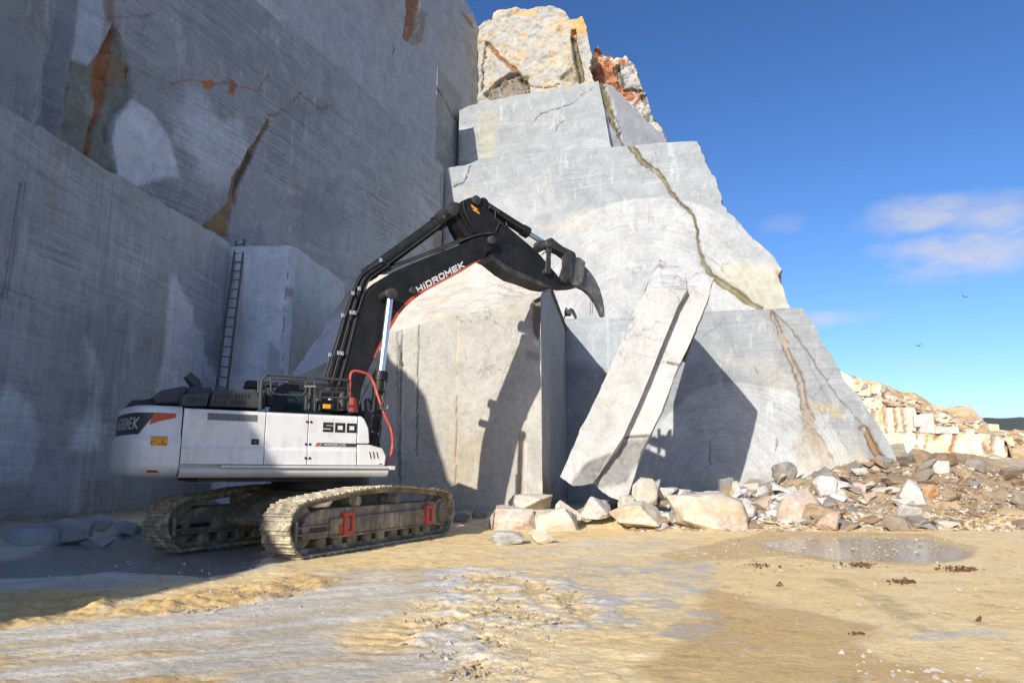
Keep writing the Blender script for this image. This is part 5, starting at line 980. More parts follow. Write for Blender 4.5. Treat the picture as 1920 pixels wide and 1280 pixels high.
    if side < 0:
        for xx in (-1.27, 1.67):
            m_ = MB(); y0, y1 = yc - .33, yc - .25; w_ = .15; m_.box(xx - w_, xx - w_ + .10, y0, y1, .31, .72); m_.box(xx + w_ - .07, xx + w_, y0, y1, .31, .72); m_.box(xx - w_ + .102, xx + w_ - .072, y0, y1, .31, .39); m_.box(xx - w_ + .102, xx + w_ - .072, y0, y1, .64, .72); m_.box(xx - w_ - .09, xx - w_ - .004, y0 + .03, y1, .36, .50)
            st = m_.build('step_bracket', P_RED, root, bevel=.012)
        m_ = MB(); m_.box(-1.75, 2.0, yc - .295, yc - .277, .285, .315); m_.build('guard_rail', P_MUD, root)
    return root
track(-1); track(1)
# --- counterweight: plan outline swept up with changing inset
def cw_outline(ins, n=10):
    """right front corner round the tail to the left front corner"""
    o = [(-2.96, -1.50 + ins), (-3.20, -1.50 + ins)]; r_ = .42; c_ = (-3.34, -1.50 + r_ + ins * .6)
    for k in range(n + 1): a = R(-90 - 72 * k / n); o.append((c_[0] + (r_ - ins * .4) * math.cos(a), c_[1] + (r_ - ins * .4) * math.sin(a)))
    e = o[-1]
    for k in range(1, 9): y = e[1] + (0 - e[1]) * k / 8; o.append((e[0] + ins * 0 - .16 * (1 - (y / e[1]) ** 2), y))
    full = o + [(x, -y) for x, y in o[-2::-1]]; return full
ZL = [(1.335, .34), (1.35, .20), (1.40, .09), (1.48, .02), (1.56, .0), (1.90, .0), (1.98, .015), (2.04, .07), (2.10, .085), (2.42, .09), (2.50, .11), (2.545, .16), (2.565, .24)]
def cw_mesh():
    m_ = MB(); rings = [[(x, y, z) for x, y in cw_outline(i)] for z, i in ZL]; n = len(rings[0]); vs = [p for r_ in rings for p in r_]; fs = [(i * n + k, i * n + k + 1, (i + 1) * n + k + 1, (i + 1) * n + k) for i in range(len(ZL) - 1) for k in range(n - 1)]
    fs += [tuple(range(n - 1, -1, -1)), tuple((len(ZL) - 1) * n + k for k in range(n))] + [(i * n, (i + 1) * n, (i + 1) * n + n - 1, i * n + n - 1) for i in range(len(ZL) - 1)]; m_.add(vs, fs); return m_
cw = up(cw_mesh(), 'counterweight', P_WHITE, smooth=True)
_zi = np.array([z for z, i in ZL]); _in = np.array([i for z, i in ZL])
def cw_pt(s, z, off=.004):
    ins = float(np.interp(z, _zi, _in)); o = np.array(cw_outline(ins)); sl = np.r_[0, np.cumsum(np.hypot(*np.diff(o, axis=0).T))]; x, y = np.interp(s, sl, o[:, 0]), np.interp(s, sl, o[:, 1]); x2, y2 = np.interp(s + .02, sl, o[:, 0]), np.interp(s + .02, sl, o[:, 1]); tx, ty = x2 - x, y2 - y; l = math.hypot(tx, ty) + 1e-9; return (x + off * -(-ty) / l * -1 * -1 if False else x + off * ty / l * -1 * -1 * (-1) if False else x - off * (-ty) / l * 1.0 * (1) if False else x + off * (ty / l) * -1.0 * -1.0 * 1.0 if False else x + off * (-(ty)) / l * -1.0 if False else x + off * (ty / l) * (-1) * (-1) if False else x + off * (ty / l) * 1.0 * SGN[0], y - off * (tx / l) * SGN[0], z)
SGN = [-1.0]
def surf_patch(poly, fn, name, mat, parent, off=.004, nu=14, nv=8):
    """flat decal shape (s, z polygon with 4 corners) laid over a curved surface"""
    m_ = MB(); (a, b_, c_, d) = [np.array(p) for p in poly]; V = []
    for j in range(nv + 1):
        for i in range(nu + 1):
            u, v = i / nu, j / nv; q = (1 - u) * (1 - v) * a + u * (1 - v) * b_ + u * v * c_ + (1 - u) * v * d; V.append(fn(q[0], q[1], off))
    m_.add(V, [(j * (nu + 1) + i, j * (nu + 1) + i + 1, (j + 1) * (nu + 1) + i + 1, (j + 1) * (nu + 1) + i) for j in range(nv) for i in range(nu)]); return m_.build(name, mat, parent)
# --- lettering built from strokes
GL = {'H': [[(0, 0), (0, 1)], [(1, 0), (1, 1)], [(0, .5), (1, .5)]], 'I': [[(.5, 0), (.5, 1)]], 'i': [[(.5, 0), (.5, .78)]], 'D': [[(0, 1), (.8, 1), (1, .8), (1, .2), (.8, 0), (0, 0)], [(0, 0), (0, .62)]], 'R': [[(0, 0), (0, 1), (.85, 1), (1, .88), (1, .6), (.85, .48), (0, .48)], [(.5, .48), (1, 0)]], 'O': [[(.15, 0), (.85, 0), (1, .15), (1, .85), (.85, 1), (.15, 1), (0, .85), (0, .15), (.15, 0)]],
      'M': [[(0, 0), (0, 1), (.5, .35), (1, 1), (1, 0)]], 'E': [[(1, 1), (0, 1), (0, 0), (1, 0)], [(0, .5), (.9, .5)]], 'K': [[(0, 0), (0, 1)], [(1, 1), (.12, .5), (1, 0)]], '5': [[(1, 1), (0, 1), (0, .52), (1, .52), (1, 0), (0, 0)]], '0': [[(0, 0), (1, 0), (1, 1), (0, 1), (0, 0)]], 'L': [[(0, 1), (0, 0), (1, 0)]], 'C': [[(1, 1), (0, 1), (0, 0), (1, 0)]]}
def strokes(m_, pts, t, fn, dz):
    h = t / 2; n = len(pts); closed = pts[0] == pts[-1]
    P_ = [np.array(p, float) for p in pts]; L_ = []; R_ = []
    for i, p in enumerate(P_):
        d0 = (p - P_[i - 1]) if i > 0 else ((P_[-1] - P_[-2]) if closed else P_[1] - P_[0]); d1 = (P_[i + 1] - p) if i < n - 1 else ((P_[1] - P_[0]) if closed else P_[-1] - P_[-2])
        d0 = d0 / np.linalg.norm(d0); d1 = d1 / np.linalg.norm(d1); n0 = np.array([-d0[1], d0[0]]); n1 = np.array([-d1[1], d1[0]]); b_ = n0 + n1; b_ /= np.linalg.norm(b_); k = h / max(.35, float(b_ @ n0)); q = p.copy()
        if not closed and i == 0: q = p - d1 * h
        if not closed and i == n - 1: q = p + d0 * h
        L_.append(q + b_ * k); R_.append(q - b_ * k)
    for i in range(n - 1):
        qs = [L_[i], R_[i], R_[i + 1], L_[i + 1]]; m_.add([fn(q[0], q[1], dz) for q in qs], [(0, 1, 2, 3)])
def lettering(text, fn, h, w, gap, t, name, mat, parent, slant=0.0):
    m_ = MB(); x = 0; j = 0
    for chx in text:
        gl = GL.get(chx); ww = w * (.28 if chx in 'Ii' else 1.12 if chx == 'M' else 1)
        if gl:
            for st in gl:
                q = [(x + t / 2 + p[0] * (ww - t) + slant * (t / 2 + p[1] * (h - t)), t / 2 + p[1] * (h - t)) for p in st]; j += 1; strokes(m_, q, t, fn, .0006 * (j % 3))
        x += ww + gap
    return m_.build(name, mat, parent)
# counterweight marks: s runs from the right front corner round the tail
surf_patch([(.66, 2.06), (1.9, 2.06), (1.9, 2.42), (.40, 2.43)], cw_pt, 'dark_decal', P_DECAL, cw, .006, 40, 10)
surf_patch([(.34, 2.29), (.50, 2.22), (.44, 2.43), (.10, 2.43)], cw_pt, 'red_wedge', P_ORANGE, cw, .007, 16, 6); surf_patch([(.10, 2.355), (.34, 2.29), (.36, 2.4295), (.10, 2.4295)], cw_pt, 'red_wedge', P_ORANGE, cw, .0085, 12, 6)
lettering('HiDROMEK', lambda a, b_, dz: cw_pt(1.70 - a, 2.15 + b_, .010 + dz), .20, .112, .026, .028, 'lettering', P_LETW, cw, .12)
st = surf_patch([(.46, 1.87), (.20, 1.87), (.20, 2.03), (.46, 2.03)], cw_pt, 'warning_sticker', P_YEL, cw, .006, 8, 6)
lettering('I', lambda a, b_, dz: cw_pt(.45 - a, 1.90 + b_, .009), .09, .06, .0, .016, 'sticker_symbol', P_LETB, st)
m_ = MB(); tri = [(.34, 1.89), (.23, 1.89), (.285, 1.99), (.34, 1.89)]; strokes(m_, tri, .010, lambda a, b_, dz: cw_pt(a, b_, .009), 0); strokes(m_, [(.285, 1.91), (.285, 1.96)], .012, lambda a, b_, dz: cw_pt(a, b_, .0095), 0); strokes(m_, [(.39, 1.94), (.42, 1.94)], .012, lambda a, b_, dz: cw_pt(a, b_, .0095), 0); m_.build('sticker_symbol', P_LETB, st)
surf_patch([(.47, 1.42), (.27, 1.42), (.33, 1.46), (.47, 1.465)], cw_pt, 'red_reflector', P_ORANGE, cw, .006, 8, 3)
# --- side panels (the side we see) and body
PR = [(-1.44, 1.565), (-1.535, 1.565), (-1.535, 1.83), (-1.503, 1.875), (-1.503, 2.46), (-1.48, 2.515), (-1.44, 2.53)]
def panel(x0, x1, name='side_door', prof=PR, zt=0):
    m_ = MB(); n = len(prof); m_.add([(x0, y, z) for y, z in prof] + [(x1, y, z - (zt if z > 2 else 0)) for y, z in prof], [tuple(range(n)), tuple(range(2 * n - 1, n - 1, -1))] + [(i, i + n, (i + 1) % n + n, (i + 1) % n) for i in range(n)]); return up(m_, name, P_WHITE, bevel=.010)
d1 = panel(-2.945, -1.572); d2 = panel(-1.560, -.785); d3 = panel(-.773, .185)
m_ = MB(); m_.box(-2.93, .18, -1.43, -.62, 1.36, 2.50); m_.box(-2.93, -.62, -.60, 1.45, 1.36, 2.50); up(m_, 'machine_body', P_DARK)
m_ = MB(); m_.box(-2.9, .2, -1.47, -.7, 2.502, 2.535); m_.box(-2.9, -.9, -.7, 1.45, 2.502, 2.53); up(m_, 'top_deck', P_DARK, bevel=.008)
m_ = MB(); m_.prism([(.20, 1.565), (.785, 1.565), (.80, 1.75), (.72, 1.90), (.46, 1.965), (.20, 1.965)], -1.53, -.75); fbx = up(m_, 'front_step_box', P_WHITE, bevel=.018)
m_ = MB(); m_.prism([(.20, 1.985), (.44, 1.985), (.455, 2.02), (.42, 2.30), (.33, 2.47), (.27, 2.52), (.20, 2.525)], -1.505, -.75); up(m_, 'front_corner_cover', P_WHITE, bevel=.025, seg=3)
m_ = MB()
for k in range(3): x_ = .44 + k * .075; m_.prism([(x_, 1.83), (x_ + .02, 1.83), (x_ + .055, 1.70), (x_ + .035, 1.70)], -1.536, -1.531)
m_.box(.66, .72, -1.536, -1.531, 1.585, 1.60); m_.build('vent_slots', P_LETB, fbx)
m_ = MB(); pr = [(-1.42, 1.345), (-1.50, 1.36), (-1.545, 1.42), (-1.55, 1.50), (-1.42, 1.50)]; n = len(pr); m_.add([(-2.945, y, z) for y, z in pr] + [(.86, y, z) for y, z in pr], [tuple(range(n)), tuple(range(2 * n - 1, n - 1, -1))] + [(i, i + n, (i + 1) % n + n, (i + 1) % n) for i in range(n)]); up(m_, 'side_sill', P_GREYW, bevel=.012)
m_ = MB(); m_.box(-2.30, .97, -1.60, -1.40, 1.502, 1.552); m_.box(.86, .97, -1.62, -1.40, 1.48, 1.556); up(m_, 'sill_plate', P_GREYW, bevel=.008)
m_ = MB(); m_.box(-2.945, .80, -1.45, -1.40, 1.34, 1.57); m_.box(.3, .80, -1.40, 1.4, 1.36, 1.55); up(m_, 'main_frame', P_GREYW)
m_ = MB(); m_.box(-2.57, -1.72, -1.508, -1.5035, 2.33, 2.46); gr = m_.build('air_grille', P_REFL, d1, bevel=.012)
m_ = MB()
for k in range(40): m_.box(-2.555 + k * .0208, -2.545 + k * .0208, -1.5105, -1.5085, 2.34, 2.45)
m_.build('grille_slats', P_DECAL, gr)
m_ = MB(); m_.box(-1.80, -1.67, -1.516, -1.5035, 1.92, 2.02); hd = m_.build('door_latch', P_LETB, d1, bevel=.006); m_ = MB(); m_.box(-1.75, -1.72, -1.521, -1.5165, 1.955, 1.985); m_.build('latch_key', P_STEEL, hd)
for z_, yy in ((2.37, -1.503), (1.95, -1.503), (1.69, -1.535)):
    for x_, par in ((-.81, d2), (-.735, d3)): m_ = MB(); m_.lathe([(-.016, .017), (-.010, .024), (0, .024)], (x_, yy, z_), 'y', 14); m_.build('hinge', P_LETB, par)
fp = lambda y0: (lambda x0, z0: (lambda a, b_, dz: (x0 + a, y0 - .002 - dz, z0 + b_)))
lettering('500', fp(-1.504)(-.50, 2.19), .185, .205, .030, .052, 'number_lettering', P_LETB, d3)
m_ = MB(); m_.add([(-.60, -1.506, 1.915), (.178, -1.506, 1.915), (.178, -1.506, 1.985), (-.56, -1.506, 1.985)], [(0, 1, 2, 3)]); dc = m_.build('model_strip', P_DECAL, d3)
m_ = MB(); m_.add([(-.64, -1.5075, 1.915), (-.575, -1.5075, 1.915), (-.53, -1.5075, 1.985), (-.595, -1.5075, 1.985)], [(0, 1, 2, 3)]); m_.build('red_flash', P_ORANGE, d3)
m_ = MB(); m_.add([(-.572, -1.5075, 1.915), (-.535, -1.5075, 1.915), (-.49, -1.5075, 1.985), (-.527, -1.5075, 1.985)], [(0, 1, 2, 3)]); m_.build('grey_flash', P_REFL, d3)
lettering('HMK500LCHD', lambda a, b_, dz: (-.47 + a, -1.508 - dz, 1.928 + b_), .044, .037, .007, .0085, 'model_lettering', P_LETW, d3)
# --- engine hood
def pxprism(pts, l0, l1, lat=None): m_ = MB(); return m_.prism([X(x, y, lat if lat is not None else (l0 + l1) / 2) for x, y in pts], l0, l1)
hood = up(pxprism([(392, 762), (397, 742), (404, 729), (480, 729), (493, 752), (493, 766)], -1.38, -.35, -1.38), 'engine_hood', P_HOOD, bevel=.03)
m_ = MB(); 
def hx(x, y, o=.003): f_, z_ = X(x, y, -1.38); return (f_, -1.38 - o, z_)
slots = []
for r_, (yy, xs) in enumerate(((742, (404, 410, 416, 422, 427, 442, 448, 454, 460, 466)), (754, (396, 402, 408, 414, 420, 434, 440, 446, 452, 458)))):
    for x_ in xs: m_.add([hx(x_ - 1.6, yy + 4.5), hx(x_ + 1.9, yy + 4.8), hx(x_ + 3.2, yy - 3.8), hx(x_ - .2, yy - 4.2)], [(0, 1, 2, 3)])
m_.build('hood_slots', P_LETB, hood)
h2 = up(pxprism([(340, 762), (340, 745), (349, 737), (394, 736), (388, 762)], -1.34, -.4, -1.34), 'louvre_cover', P_HOOD, bevel=.02); m_ = MB()
for x_ in (355, 362, 369, 376, 383): f0, z0 = X(x_, 750, -1.34); m_.box(f0 - .018, f0 + .018, -1.3445, -1.3405, z0 - .05, z0 + .05)
m_.build('louvre_slots', P_LETB, h2)
up(pxprism([(290, 756), (287, 744), (300, 732), (346, 723), (352, 727), (340, 756)], -1.0, .3, -1.0), 'rear_hood', P_HOOD, bevel=.04)
up(pxprism([(346, 745), (352, 724), (398, 726), (400, 745)], -.9, .2, -.9), 'rear_hood', P_HOOD, bevel=.03)
up(pxprism([(245, 764), (246, 750), (272, 749), (290, 744), (292, 760)], -.8, .9, -.8), 'tail_light_box', P_DARK, bevel=.02)
m_ = MB(); a_ = X(368, 746, -.75); b_ = X(369, 724, -.75); c_ = X(353, 703, -.75); m_.tube([(a_[0], -.75, a_[1]), (b_[0], -.75, b_[1]), (b_[0] - .04, -.75, b_[1] + .06), (c_[0] - .02, -.75, c_[1])], [.095, .095, .11, .085], 16, cap=False); up(m_, 'exhaust_pipe', P_HOOD, smooth=True)
# --- hand rails
def rail(loop, lat, r_=.018, name='hand_rail', mat=None, closed=False):
    p = [X(x, y, lat) for x, y in loop]; pts = [(a, lat, b_) for a, b_ in p]; m_ = MB(); m_.tube(pts, r_, 7); return up(m_, name, mat or P_HOOD, smooth=True)
rail([(488, 768), (489, 735), (491, 712), (500, 703), (508, 702)], -1.40, .03); rail([(484, 766), (485, 712), (492, 705)], -1.2, .022)
rail([(508, 702), (508, 732), (514, 738), (520, 739), (565, 741), (573, 735), (574, 706)], -1.40, .019)
rail([(506, 703), (575, 707)], -1.42, .028); rail([(495, 722), (520, 716), (575, 722)], -.9, .014); rail([(507, 710), (574, 713)], -1.1, .02)
rail([(571, 724), (592, 724)], -1.40, .022, mat=P_ALU)
rail([(590, 709), (590, 737), (595, 744), (602, 745), (648, 746), (653, 742), (653, 718)], -1.40, .019); rail([(588, 708), (656, 713)], -1.42, .028); rail([(590, 726), (650, 728)], -1.40, .010)
rail([(573, 768), (574, 735)], -1.38, .022); rail([(590, 770), (590, 740)], -1.38, .022); rail([(653, 770), (654, 715)], -1.35, .02)
m_ = MB(); 
for (x0, y0, x1, y1, l_) in ((464, 716, 522, 721, -.5), (462, 722, 500, 727, -.5), (500, 728, 514, 760, -1.0), (488, 735, 500, 766, -1.1)): a_ = X(x0, y1, l_); b_ = X(x1, y0, l_); m_.box(a_[0], b_[0], l_, l_ + .3, min(a_[1], b_[1]), max(a_[1], b_[1]))
up(m_, 'filter_housing', P_DARK, bevel=.02)
m_ = MB()
for (x_, l_, r_, y0, y1) in ((583, -1.25, .07, 722, 768), (640, -1.15, .06, 735, 770), (615, -1.0, .09, 728, 770), (598, -1.2, .05, 745, 770)): a_ = X(x_, y1, l_); b_ = X(x_, y0, l_); m_.lathe([(0, r_), (b_[1] - a_[1], r_)], (a_[0], l_, a_[1]), 'z', 14)
a_ = X(600, 770, -1.0); m_.box(a_[0], a_[0] + .45, -1.1, -.75, a_[1], a_[1] + .42); up(m_, 'valve_block', P_WORN, bevel=.01)
m_ = MB(); a_ = X(612, 762, -1.3); m_.box(a_[0] - .07, a_[0] + .09, -1.3, -1.26, a_[1] - .04, a_[1] + .05); up(m_, 'yellow_cap', P_YEL, bevel=.01)
for (x_, y_) in ((592, 752), (619, 750)): m_ = MB(); a_ = X(x_, y_, -1.3); m_.lathe([(0, .045), (.06, .045)], (a_[0], -1.3, a_[1]), 'z', 10); up(m_, 'silver_fitting', P_ALU, smooth=True)
# --- cab on the far side
cb0 = X(524, 768, .50); cb1 = X(533, 738, .50)
m_ = MB(); m_.prism([(cb0[0] - .02, 1.5), (cb0[0] - .02, cb0[1]), (cb1[0], cb1[1] + .15), (cb1[0] + .08, cb1[1] + .28), (cb0[0] + 1.75, cb1[1] + .30), (cb0[0] + 1.95, 2.5), (cb0[0] + 1.9, 1.5)], .50, 1.45); cab = up(m_, 'cab', P_DARK, bevel=.05, seg=3)
gx = cb0[0]; m_ = MB(); m_.prism([(gx + .08, 2.45), (cb1[0] + .09, cb1[1] + .06), (gx + .80, cb1[1] + .08), (gx + .80, 2.35)], .488, .496); m_.prism([(gx + .88, 2.2), (gx + .88, cb1[1] + .08), (gx + 1.65, cb1[1] + .08), (gx + 1.75, 2.3)], .488, .496); m_.build('side_window', P_GLASS, cab)
m_ = MB(); a_ = X(527, 736, .5); m_.box(a_[0] - .02, a_[0] + .10, .52, .66, a_[1], a_[1] + .09); m_.build('work_light', P_WORN, cab, bevel=.01)
m_ = MB(); a_ = X(563, 732, .5); m_.box(a_[0] - .03, a_[0] + .08, .45, .56, a_[1], a_[1] + .10); m_.build('work_light', P_WORN, cab, bevel=.01)
m_ = MB(); gl = [(684, 752), (690, 748), (696, 755), (697, 800), (691, 805)]; q = [X(x, y, .5) for x, y in gl]; q.append(q[0])
m_.tube([(a, .5, b_) for a, b_ in q], .022, 6)
gd = up(m_, 'window_guard', P_DARK)
m_ = MB(); z0, z1 = q[4][1], q[1][1]
for k in range(12): z_ = z0 + (z1 - z0) * k / 11; m_.tube([(q[0][0] + .0, .5, z_), (q[2][0] - .01, .5, z_)], .006, 4)
for k in range(5): x_ = q[0][0] + (q[2][0] - q[0][0]) * k / 4; m_.tube([(x_, .5, z0), (x_, .5, z1)], .006, 4)
m_.build('guard_mesh', P_LETB, gd)
# --- boom: side outline traced on the boom's own plane, real plate width
S29 = lambda pts: [(580 + x / 2.908, 340 + y / 2.908) for x, y in pts]
BW = .36
def outl(pts, lat): return [X(x, y, lat) for x, y in pts]
bo = outl(S29([(120, 1250), (150, 1120), (165, 1070), (190, 960), (215, 860), (240, 760), (268, 690), (300, 635), (335, 590), (370, 552), (410, 520), (460, 492), (520, 465), (620, 423), (700, 392), (760, 370), (830, 342), (890, 316), (940, 300), (985, 298), (1012, 312), (1020, 335), (1005, 360), (975, 385), (960, 410), (935, 430), (900, 448), (830, 492), (760, 530), (700, 562), (645, 592), (600, 622), (560, 652), (520, 690), (488, 730), (458, 780), (430, 828), (405, 872), (380, 918), (355, 965), (330, 1010), (305, 1070), (285, 1130), (270, 1250)]), -BW)
m_ = MB(); m_.prism(bo, -BW, BW); boom = up(m_, 'boom', P_BLACK, bevel=.02)
def bpl(lat): return lambda pts: [(a, lat, b_) for a, b_ in outl(pts, lat)]
m_ = MB(); lo = outl(S29([(935, 430), (900, 448), (830, 492), (760, 530), (700, 562), (645, 592), (600, 622), (560, 652), (520, 690), (488, 730), (458, 780), (430, 828), (405, 872), (380, 918), (355, 965)]), -BW - .003); hi = outl(S29([(930, 429), (893, 443), (822, 483), (750, 521), (690, 552), (634, 580), (590, 608), (548, 638), (508, 676), (476, 716), (447, 766), (420, 815), (395, 860), (371, 908), (349, 958)]), -BW - .003)
n = len(lo); y_ = -BW - .004; vs = [(a, y_, b_) for a, b_ in [(p[0] + (h_[0] - p[0]) * .12, p[1] + (h_[1] - p[1]) * .12) for p, h_ in zip(lo, hi)]] + [(a, y_, b_) for a, b_ in hi]; m_.add(vs, [(i, i + 1, n + i + 1, n + i) for i in range(n - 1)]); m_.build('red_stripe', P_ORANGE, boom)
# boom lettering
p0 = np.array(X(783.5, 549.5, -BW)); p1 = np.array(X(874, 499, -BW)); p2 = np.array(X(780, 537.5, -BW)); dr = (p1 - p0); LT = np.linalg.norm(dr); dr /= LT; up_ = p2 - p0; up_ -= dr * (up_ @ dr); hgt = np.linalg.norm(up_); upn = up_ / hgt; sh_ = ((p2 - p0) @ dr) / hgt
wl = LT / 8.15 * .86
lettering('HiDROMEK', lambda a, b_, dz: tuple([*(lambda q: (q[0], -BW - .006 - dz, q[1]))(p0 + dr * a + upn * b_)]), hgt, wl * 1.06, wl * .19, wl * .24, 'boom_lettering', P_LETW, boom, sh_ * .5)
m_ = MB(); ii = p0 + dr * (wl * 1.06 + wl * .19 + wl * .30) ; m_.add([tuple([*(lambda q: (q[0], -BW - .008, q[1]))(ii + dr * a + upn * b_)]) for a, b_ in ((-.11 * wl, hgt * .92), (.25 * wl, hgt * .92), (.18 * wl, hgt * 1.12), (-.11 * wl, hgt * 1.12))], [(0, 1, 2, 3)]); m_.build('lettering_dot', P_ORANGE, boom)
def pin(x, y, r_, l0, l1, name='pivot_pin', mat=None, par=None): m_ = MB(); a = X(x, y, l0); m_.lathe([(0, r_ * .8), (.015, r_), (abs(l1 - l0) - .015, r_), (abs(l1 - l0), r_ * .8)], (a[0], min(l0, l1), a[1]), 'y', 24); return up(m_, name, mat or P_WORN, par, smooth=True)
pin(731, 550, .105, -.76, .76); pin(776, 544, .09, -.46, .46)
pin(*S29([(1000, 318)])[0], .11, -.46, .46)
# arm
AW = .27
ar_ = outl(S29([(792, 150), (800, 128), (835, 105), (870, 90), (905, 86), (938, 93), (950, 112), (960, 140), (1050, 215), (1120, 278), (1200, 345), (1262, 402), (1300, 450), (1350, 505), (1368, 530), (1362, 560), (1335, 574), (1280, 556), (1200, 520), (1130, 490), (1060, 450), (980, 390), (915, 340), (850, 300), (822, 250), (806, 215), (782, 185)]), -AW)
m_ = MB(); m_.prism(ar_, -AW, AW); arm = up(m_, 'stick_arm', P_BLACK, bevel=.02)
un = outl(S29([(985, 392), (1060, 447), (1130, 487), (1200, 517), (1285, 557), (1330, 574), (1322, 580), (1270, 572), (1190, 540), (1120, 518), (1070, 487), (1000, 430), (962, 412)]), -AW - .003); m_ = MB(); m_.prism(un, -AW - .004, AW + .004); m_.build('wear_plate', P_WORN, arm, bevel=.01)
m_ = MB(); st_ = bpl(-AW - .004)(S29([(880, 125), (915, 150), (930, 180), (893, 158)])); m_.add(st_, [(0, 1, 2, 3)]); ys = m_.build('yellow_sticker', P_YEL, arm); m_ = MB(); q = bpl(-AW - .006)(S29([(889, 140), (898, 146), (900, 157), (891, 151)])); m_.add(q, [(0, 1, 2, 3)]); q = bpl(-AW - .006)(S29([(908, 154), (917, 158), (920, 170), (912, 164)])); m_.add(q, [(0, 1, 2, 3)]); m_.build('sticker_symbol', P_LETB, ys)
pin(*S29([(785, 150)])[0], .17, -.36, .36); pin(*S29([(915, 100)])[0], .12, -.34, .34)
m_ = MB(); rr_ = bpl(-AW - .03)(S29([(838, 112), (845, 160), (870, 215), (905, 275)])); m_.tube(rr_, .03, 6); rr_ = bpl(-AW - .03)(S29([(812, 150), (850, 220), (890, 280)])); m_.tube(rr_, .03, 6); m_.build('stiffener', P_BLACK, arm, smooth=True)
# cylinders
def cyl(p0, p1, p2, lat, rb, rr, rod_name='piston_rod'):
    a, b_, c_ = [X(x, y, lat) for x, y in (p0, p1, p2)]; v = lambda q: Vector((q[0], lat, q[1])); A_, B_, C_ = v(a), v(b_), v(c_); m_ = MB(); d = (B_ - A_).normalized()
    m_.tube([A_, A_ + d * .05, B_ - d * .22, B_ - d * .215, B_ - d * .02, B_], [rb, rb, rb, rb * 1.18, rb * 1.18, rb * .95], 20); m_.lathe([(-rb * .9, rb * 1.05), (rb * .9, rb * 1.05)], tuple(A_), 'y', 16); cy = up(m_, 'hydraulic_cylinder', P_BLACK, smooth=True)
    m_ = MB(); m_.tube([B_ - d * .1, C_], rr, 18); m_.build(rod_name, P_CHROME, cy, smooth=True); m_ = MB(); m_.lathe([(-rb * .8, rb * .95), (rb * .8, rb * .95)], tuple(C_), 'y', 16); m_.build('rod_eye', P_WORN, cy, smooth=True)
    s_ = Vector((0, -1, 0)) * rb * 1.15; n_ = Vector((d.z, 0, -d.x)) * rb * .5; m_ = MB(); m_.tube([A_ + d * .2 + s_ * .9 + n_, B_ - d * .35 + s_ * .9 + n_, B_ - d * .2 + s_ * .8 + n_ * .8], .025, 6); m_.build('oil_pipe', P_HOSE, cy, smooth=True); return cy
cyl((697, 835), (715, 696), (732, 552), -.66, .135, .075); cyl((697, 835), (715, 696), (732, 552), .66, .135, .075)
cyl(S29([(330, 500)])[0], S29([(722, 212)])[0], S29([(790, 155)])[0], 0.0, .165, .085)
cyl(S29([(940, 125)])[0], S29([(1195, 285)])[0], S29([(1305, 352)])[0], 0.0, .135, .07)
# linkage
def link_bar(p0, p1, lat, w_, t, name, r0=.09):
    a, b_ = Vector((*X(*p0, lat), 0)), Vector((*X(*p1, lat), 0)); d = (b_ - a).normalized(); n_ = Vector((-d.y, d.x, 0)); m_ = MB(); pts = []
    for k in range(9): q = math.pi / 2 + math.pi * k / 8; pts.append(a + (d * math.cos(q) + n_ * math.sin(q)) * r0)
    mid = (a + b_) / 2; pts.append(mid - n_ * w_)
    for k in range(9): q = -math.pi / 2 + math.pi * k / 8; pts.append(b_ + (d * math.cos(q) + n_ * math.sin(q)) * r0)
    pts.append(mid + n_ * w_); m_.prism([(p.x, p.y) for p in pts], lat - t, lat + t); return up(m_, name, P_WORN, bevel=.015)
link_bar(S29([(1308, 338)])[0], S29([(1300, 488)])[0], -.34, .06, .035, 'link_arm'); link_bar(S29([(1308, 338)])[0], S29([(1300, 488)])[0], .34, .06, .035, 'link_arm'); link_bar(S29([(1255, 352)])[0], S29([(1308, 338)])[0], .0, .08, .12, 'link_arm', .13)
link_bar(S29([(1308, 345)])[0], S29([(1418, 412)])[0], 0, .10, .14, 'link_yoke', .14); pin(*S29([(1308, 340)])[0], .10, -.42, .42); pin(*S29([(1300, 488)])[0], .075, -.40, .40); pin(*S29([(1392, 530)])[0], .10, -.34, .34)
# ripper: mounting plates, holder and curved tooth
for sd in (-1, 1):
    m_ = MB(); m_.prism(outl(S29([(1378, 410), (1405, 388), (1432, 385), (1445, 402), (1438, 440), (1432, 500), (1425, 545), (1400, 560), (1370, 548), (1362, 520), (1378, 470)]), sd * .24), sd * .24 - .035, sd * .24 + .035); up(m_, 'mounting_lug', P_WORN, bevel=.02)
m_ = MB(); m_.prism(outl(S29([(1448, 412), (1475, 412), (1508, 440), (1500, 500), (1492, 552), (1470, 572), (1430, 560), (1425, 540), (1438, 470)]), -.2), -.20, .20); rp = up(m_, 'ripper_holder', P_STEEL, bevel=.03)
m_ = MB(); m_.prism(outl(S29([(1336, 572), (1370, 545), (1425, 556), (1470, 574), (1440, 580), (1380, 582)]), -.16), -.16, .16); up(m_, 'ripper_heel', P_WORN, bevel=.02)
m_ = MB(); m_.prism(outl(S29([(1505, 462), (1535, 495), (1562, 535), (1585, 585), (1600, 635), (1610, 690), (1612, 738), (1600, 732), (1588, 700), (1565, 655), (1535, 615), (1505, 590), (1470, 574), (1450, 560), (1490, 500)]), -.085), -.085, .085); tooth = up(m_, 'ripper_tooth', P_STEEL, bevel=.02)
